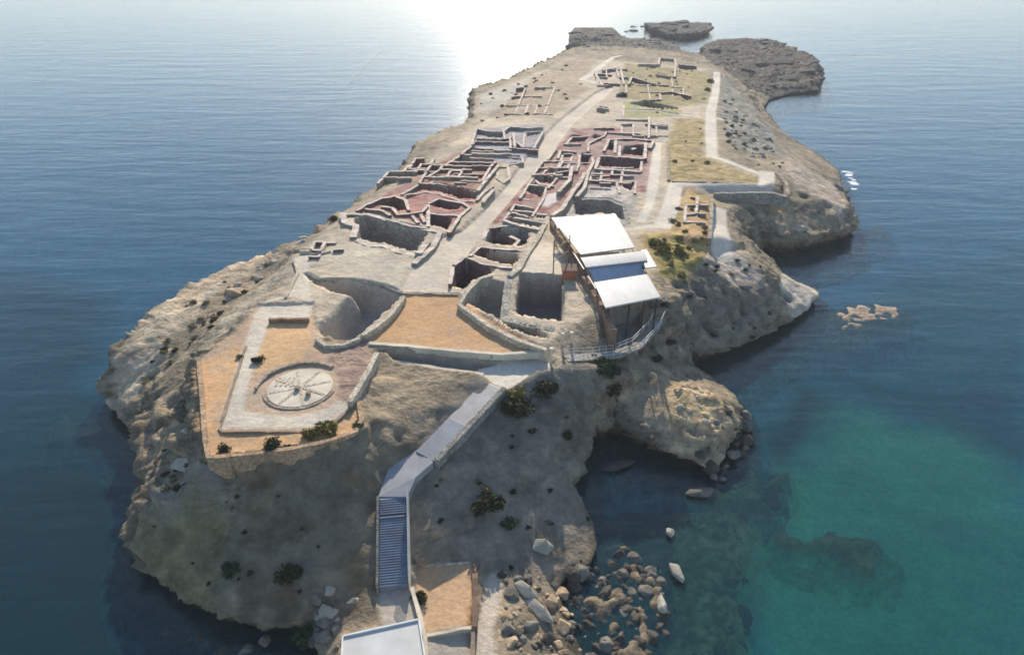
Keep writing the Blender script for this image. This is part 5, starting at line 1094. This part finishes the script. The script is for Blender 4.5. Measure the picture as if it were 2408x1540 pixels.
for (lb, gp), items in STUFF.items():
    V, Fc, mi, names = [], [], [], sorted({it[4] for it in items})
    for x, y, z, r_, m_ in items:
        me = rnd.choice(RM[m_]); o = len(V); a = rnd.uniform(0, 6.28); ca_, sa_ = math.cos(a) * r_, math.sin(a) * r_
        V += [(x + v.co.x * ca_ - v.co.y * sa_, y + v.co.x * sa_ + v.co.y * ca_, z + v.co.z * r_) for v in me.vertices]
        for p in me.polygons: Fc.append(tuple(i + o for i in p.vertices)); mi.append(names.index(m_))
    me = bpy.data.meshes.new('rubble'); me.from_pydata(V, [], Fc)
    for nm in names: me.materials.append(M[nm])
    me.polygons.foreach_set('material_index', mi); o = bpy.data.objects.new('rubble', me); C.objects.link(o); tagd(o, gp + ' at the right of the beach' if 'shad' in gp else gp, 'rubble', kind='stuff')
def reef(pts, ztop, col, label, z=0.0, name='reef', jag=.8, base=(0.06, 0.42, 0.56), speck=None, fade=(-1.0, -2.6)):
    pw = [Bz(p[0], p[1], z) for p in pts]; x0, x1 = min(p[0] for p in pw) - 5, max(p[0] for p in pw) + 5; y0, y1 = min(p[1] for p in pw) - 5, max(p[1] for p in pw) + 5
    X, Y = np.meshgrid(np.arange(x0, x1, .3), np.arange(y0, y1, .3)); n = fbm(X, Y, X * 0 + ztop, 2.2, 4); nl_ = fbm(X, Y, X * 0 + 2, 6.0, 3); n3 = fbm(X, Y, X * 0 + 5, .8, 2)
    sd = np.where(inpoly(X, Y, pw), 1, -1) * linedist(X, Y, pw, True) + n * 2.0 + nl_ * 2.5
    Z = -6.2 + 4.8 * sstep(-3.2, 0.6, sd) + (ztop + 1.4) * sstep(-.2, 2.6, sd) + jag * (n + .35 * n3) * sstep(-1.5, 1.5, sd)
    keep_ = (sd[:-1, :-1] > -3.1) | (sd[1:, 1:] > -3.1); w_ = X.shape[1]; I = np.arange(X.size).reshape(X.shape)
    q = np.stack([I[:-1, :-1], I[:-1, 1:], I[1:, 1:], I[1:, :-1]], -1)[keep_]; used, inv = np.unique(q, return_inverse=True); inv = inv.reshape(-1)
    V = np.stack([X, Y, Z], -1).reshape(-1, 3)[used]; o3 = V.mean(0); o3[2] = 0
    c = np.zeros(X.shape + (3,)); c[:] = col
    if speck is not None: c = mix3(c, np.array(speck), sstep(-.15, .2, n3 + .5 * n))
    c = mix3(c, np.array(base), sstep(-fade[0], -fade[1], -Z + .5 * n)); c = c.reshape(-1, 3)[used]
    me = bpy.data.meshes.new(name); me.vertices.add(len(V)); me.vertices.foreach_set('co', (V - o3).astype(np.float32).ravel()); me.loops.add(len(inv)); me.loops.foreach_set('vertex_index', inv.astype(np.int32))
    me.polygons.add(len(q)); me.polygons.foreach_set('loop_start', np.arange(0, len(inv), 4, dtype=np.int32)); me.update(calc_edges=True)
    ca = me.color_attributes.new('soil', 'FLOAT_COLOR', 'POINT'); cc = np.ones((len(V), 4), np.float32); cc[:, :3] = c; ca.data.foreach_set('color', cc.ravel())
    ra = me.attributes.new('rough', 'FLOAT', 'POINT'); ra.data.foreach_set('value', np.full(len(V), .6, np.float32)); me.materials.append(M['ground'])
    o = bpy.data.objects.new(name, me); o.location = tuple(o3); C.objects.link(o); tagd(o, label, name)
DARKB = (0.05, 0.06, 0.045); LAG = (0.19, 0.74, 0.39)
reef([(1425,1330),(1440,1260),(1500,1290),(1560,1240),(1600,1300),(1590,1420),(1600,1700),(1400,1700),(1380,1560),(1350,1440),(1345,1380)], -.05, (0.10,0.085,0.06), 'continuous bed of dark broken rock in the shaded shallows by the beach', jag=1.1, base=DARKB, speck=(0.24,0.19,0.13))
reef([(1600,1215),(1680,1180),(1740,1205),(1750,1300),(1735,1420),(1745,1700),(1600,1700),(1600,1420),(1580,1320)], -.45, (0.16,0.17,0.055), 'weed-covered greenish rock shelf between the dark bed and the green lagoon', jag=1.1, base=LAG, speck=(0.42,0.40,0.16))
reef([(1650,1140),(1760,1080),(1850,1100),(1800,1185),(1700,1190)], -.7, (0.14,0.15,0.06), 'low weedy rock shelf running out from the foot of the knob', jag=1.0, base=(0.10,0.35,0.26), speck=(0.32,0.31,0.14))
reef([(1942,770),(1965,718),(2040,702),(2100,708),(2155,730),(2130,758),(2050,778),(1985,806),(1950,800)], .05, (0.30,0.24,0.18), 'tan rock reef breaking the surface off the eastern bulge', jag=.5, speck=(0.44,0.34,0.25))
reef([(2015,528),(2060,518),(2100,530),(2085,545),(2035,552)], -.25, (0.34,0.27,0.22), 'pinkish rock shelf awash beside the eastern headland', jag=.25)
reef([(1850,1260),(1915,1266),(1970,1250),(2030,1244),(2068,1264),(2074,1292),(2040,1308),(1990,1302),(1940,1280),(1855,1270)], -1.0, (0.34,0.28,0.09), 'brown tadpole-shaped sunken rock in the green lagoon', z=-1, jag=.7, base=LAG, speck=(0.50,0.42,0.16), fade=(-1.6,-3.0))
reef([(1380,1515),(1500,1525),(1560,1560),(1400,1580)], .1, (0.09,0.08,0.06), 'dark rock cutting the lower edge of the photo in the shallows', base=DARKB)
reef([(118,995),(150,975),(205,985),(215,1005),(160,1020)], -1.6, (0.30,0.30,0.2), 'pale greenish sunken rock left of the western cliff', z=-1, jag=.3, base=(0.02,0.10,0.12))
def foam(pts, name='foam'):
    pw = [Bz(p[0], p[1], 0) for p in pts]; parts = []; r = random.Random(5); x0, x1 = min(p[0] for p in pw), max(p[0] for p in pw); y0, y1 = min(p[1] for p in pw), max(p[1] for p in pw)
    for k in range(60):
        x, y = r.uniform(x0, x1), r.uniform(y0, y1)
        if not bool(inpoly(np.array([x]), np.array([y]), pw)[0]): continue
        a = r.uniform(.3, .8); n = 9; pl = [(x + a * 1.6 * r.uniform(.6, 1) * math.cos(6.283 * i / n), y + a * r.uniform(.6, 1) * math.sin(6.283 * i / n)) for i in range(n)]
        parts.append(prism(pl, -.05, .04 + .002 * k / 10))
    v, f = merge(parts); o = mobj(name, v, f, 'foam'); o['kind'] = 'stuff'; tagd(o, 'white surf breaking against the tip of the eastern headland', 'foam')
plain('foam', (0.8, 0.82, 0.83), 0.6, 0, .03)
foam([(1985,402),(2000,405),(2016,430),(2008,448),(1996,425)])

# ------------------------------------------------------------------ sea air
hm = bpy.data.materials.new('haze'); hm.use_nodes = True; hn = hm.node_tree
for n in list(hn.nodes): hn.nodes.remove(n)
ho = N(hn, 'ShaderNodeOutputMaterial'); hv = N(hn, 'ShaderNodeVolumePrincipled'); hv.inputs['Color'].default_value = (0.86, 0.90, 0.95, 1); hv.inputs['Density'].default_value = 0.00027; hv.inputs['Anisotropy'].default_value = 0.2
hn.links.new(hv.outputs[0], ho.inputs['Volume'])
v, f = box(-6900, 6900, -2900, 8900, -10.5, 60)
M['haze'] = hm; hz = mobj('haze', v, f, 'haze'); hz['kind'] = 'stuff'; hz['label'] = 'thin pale haze over the sea and the far end of the island'
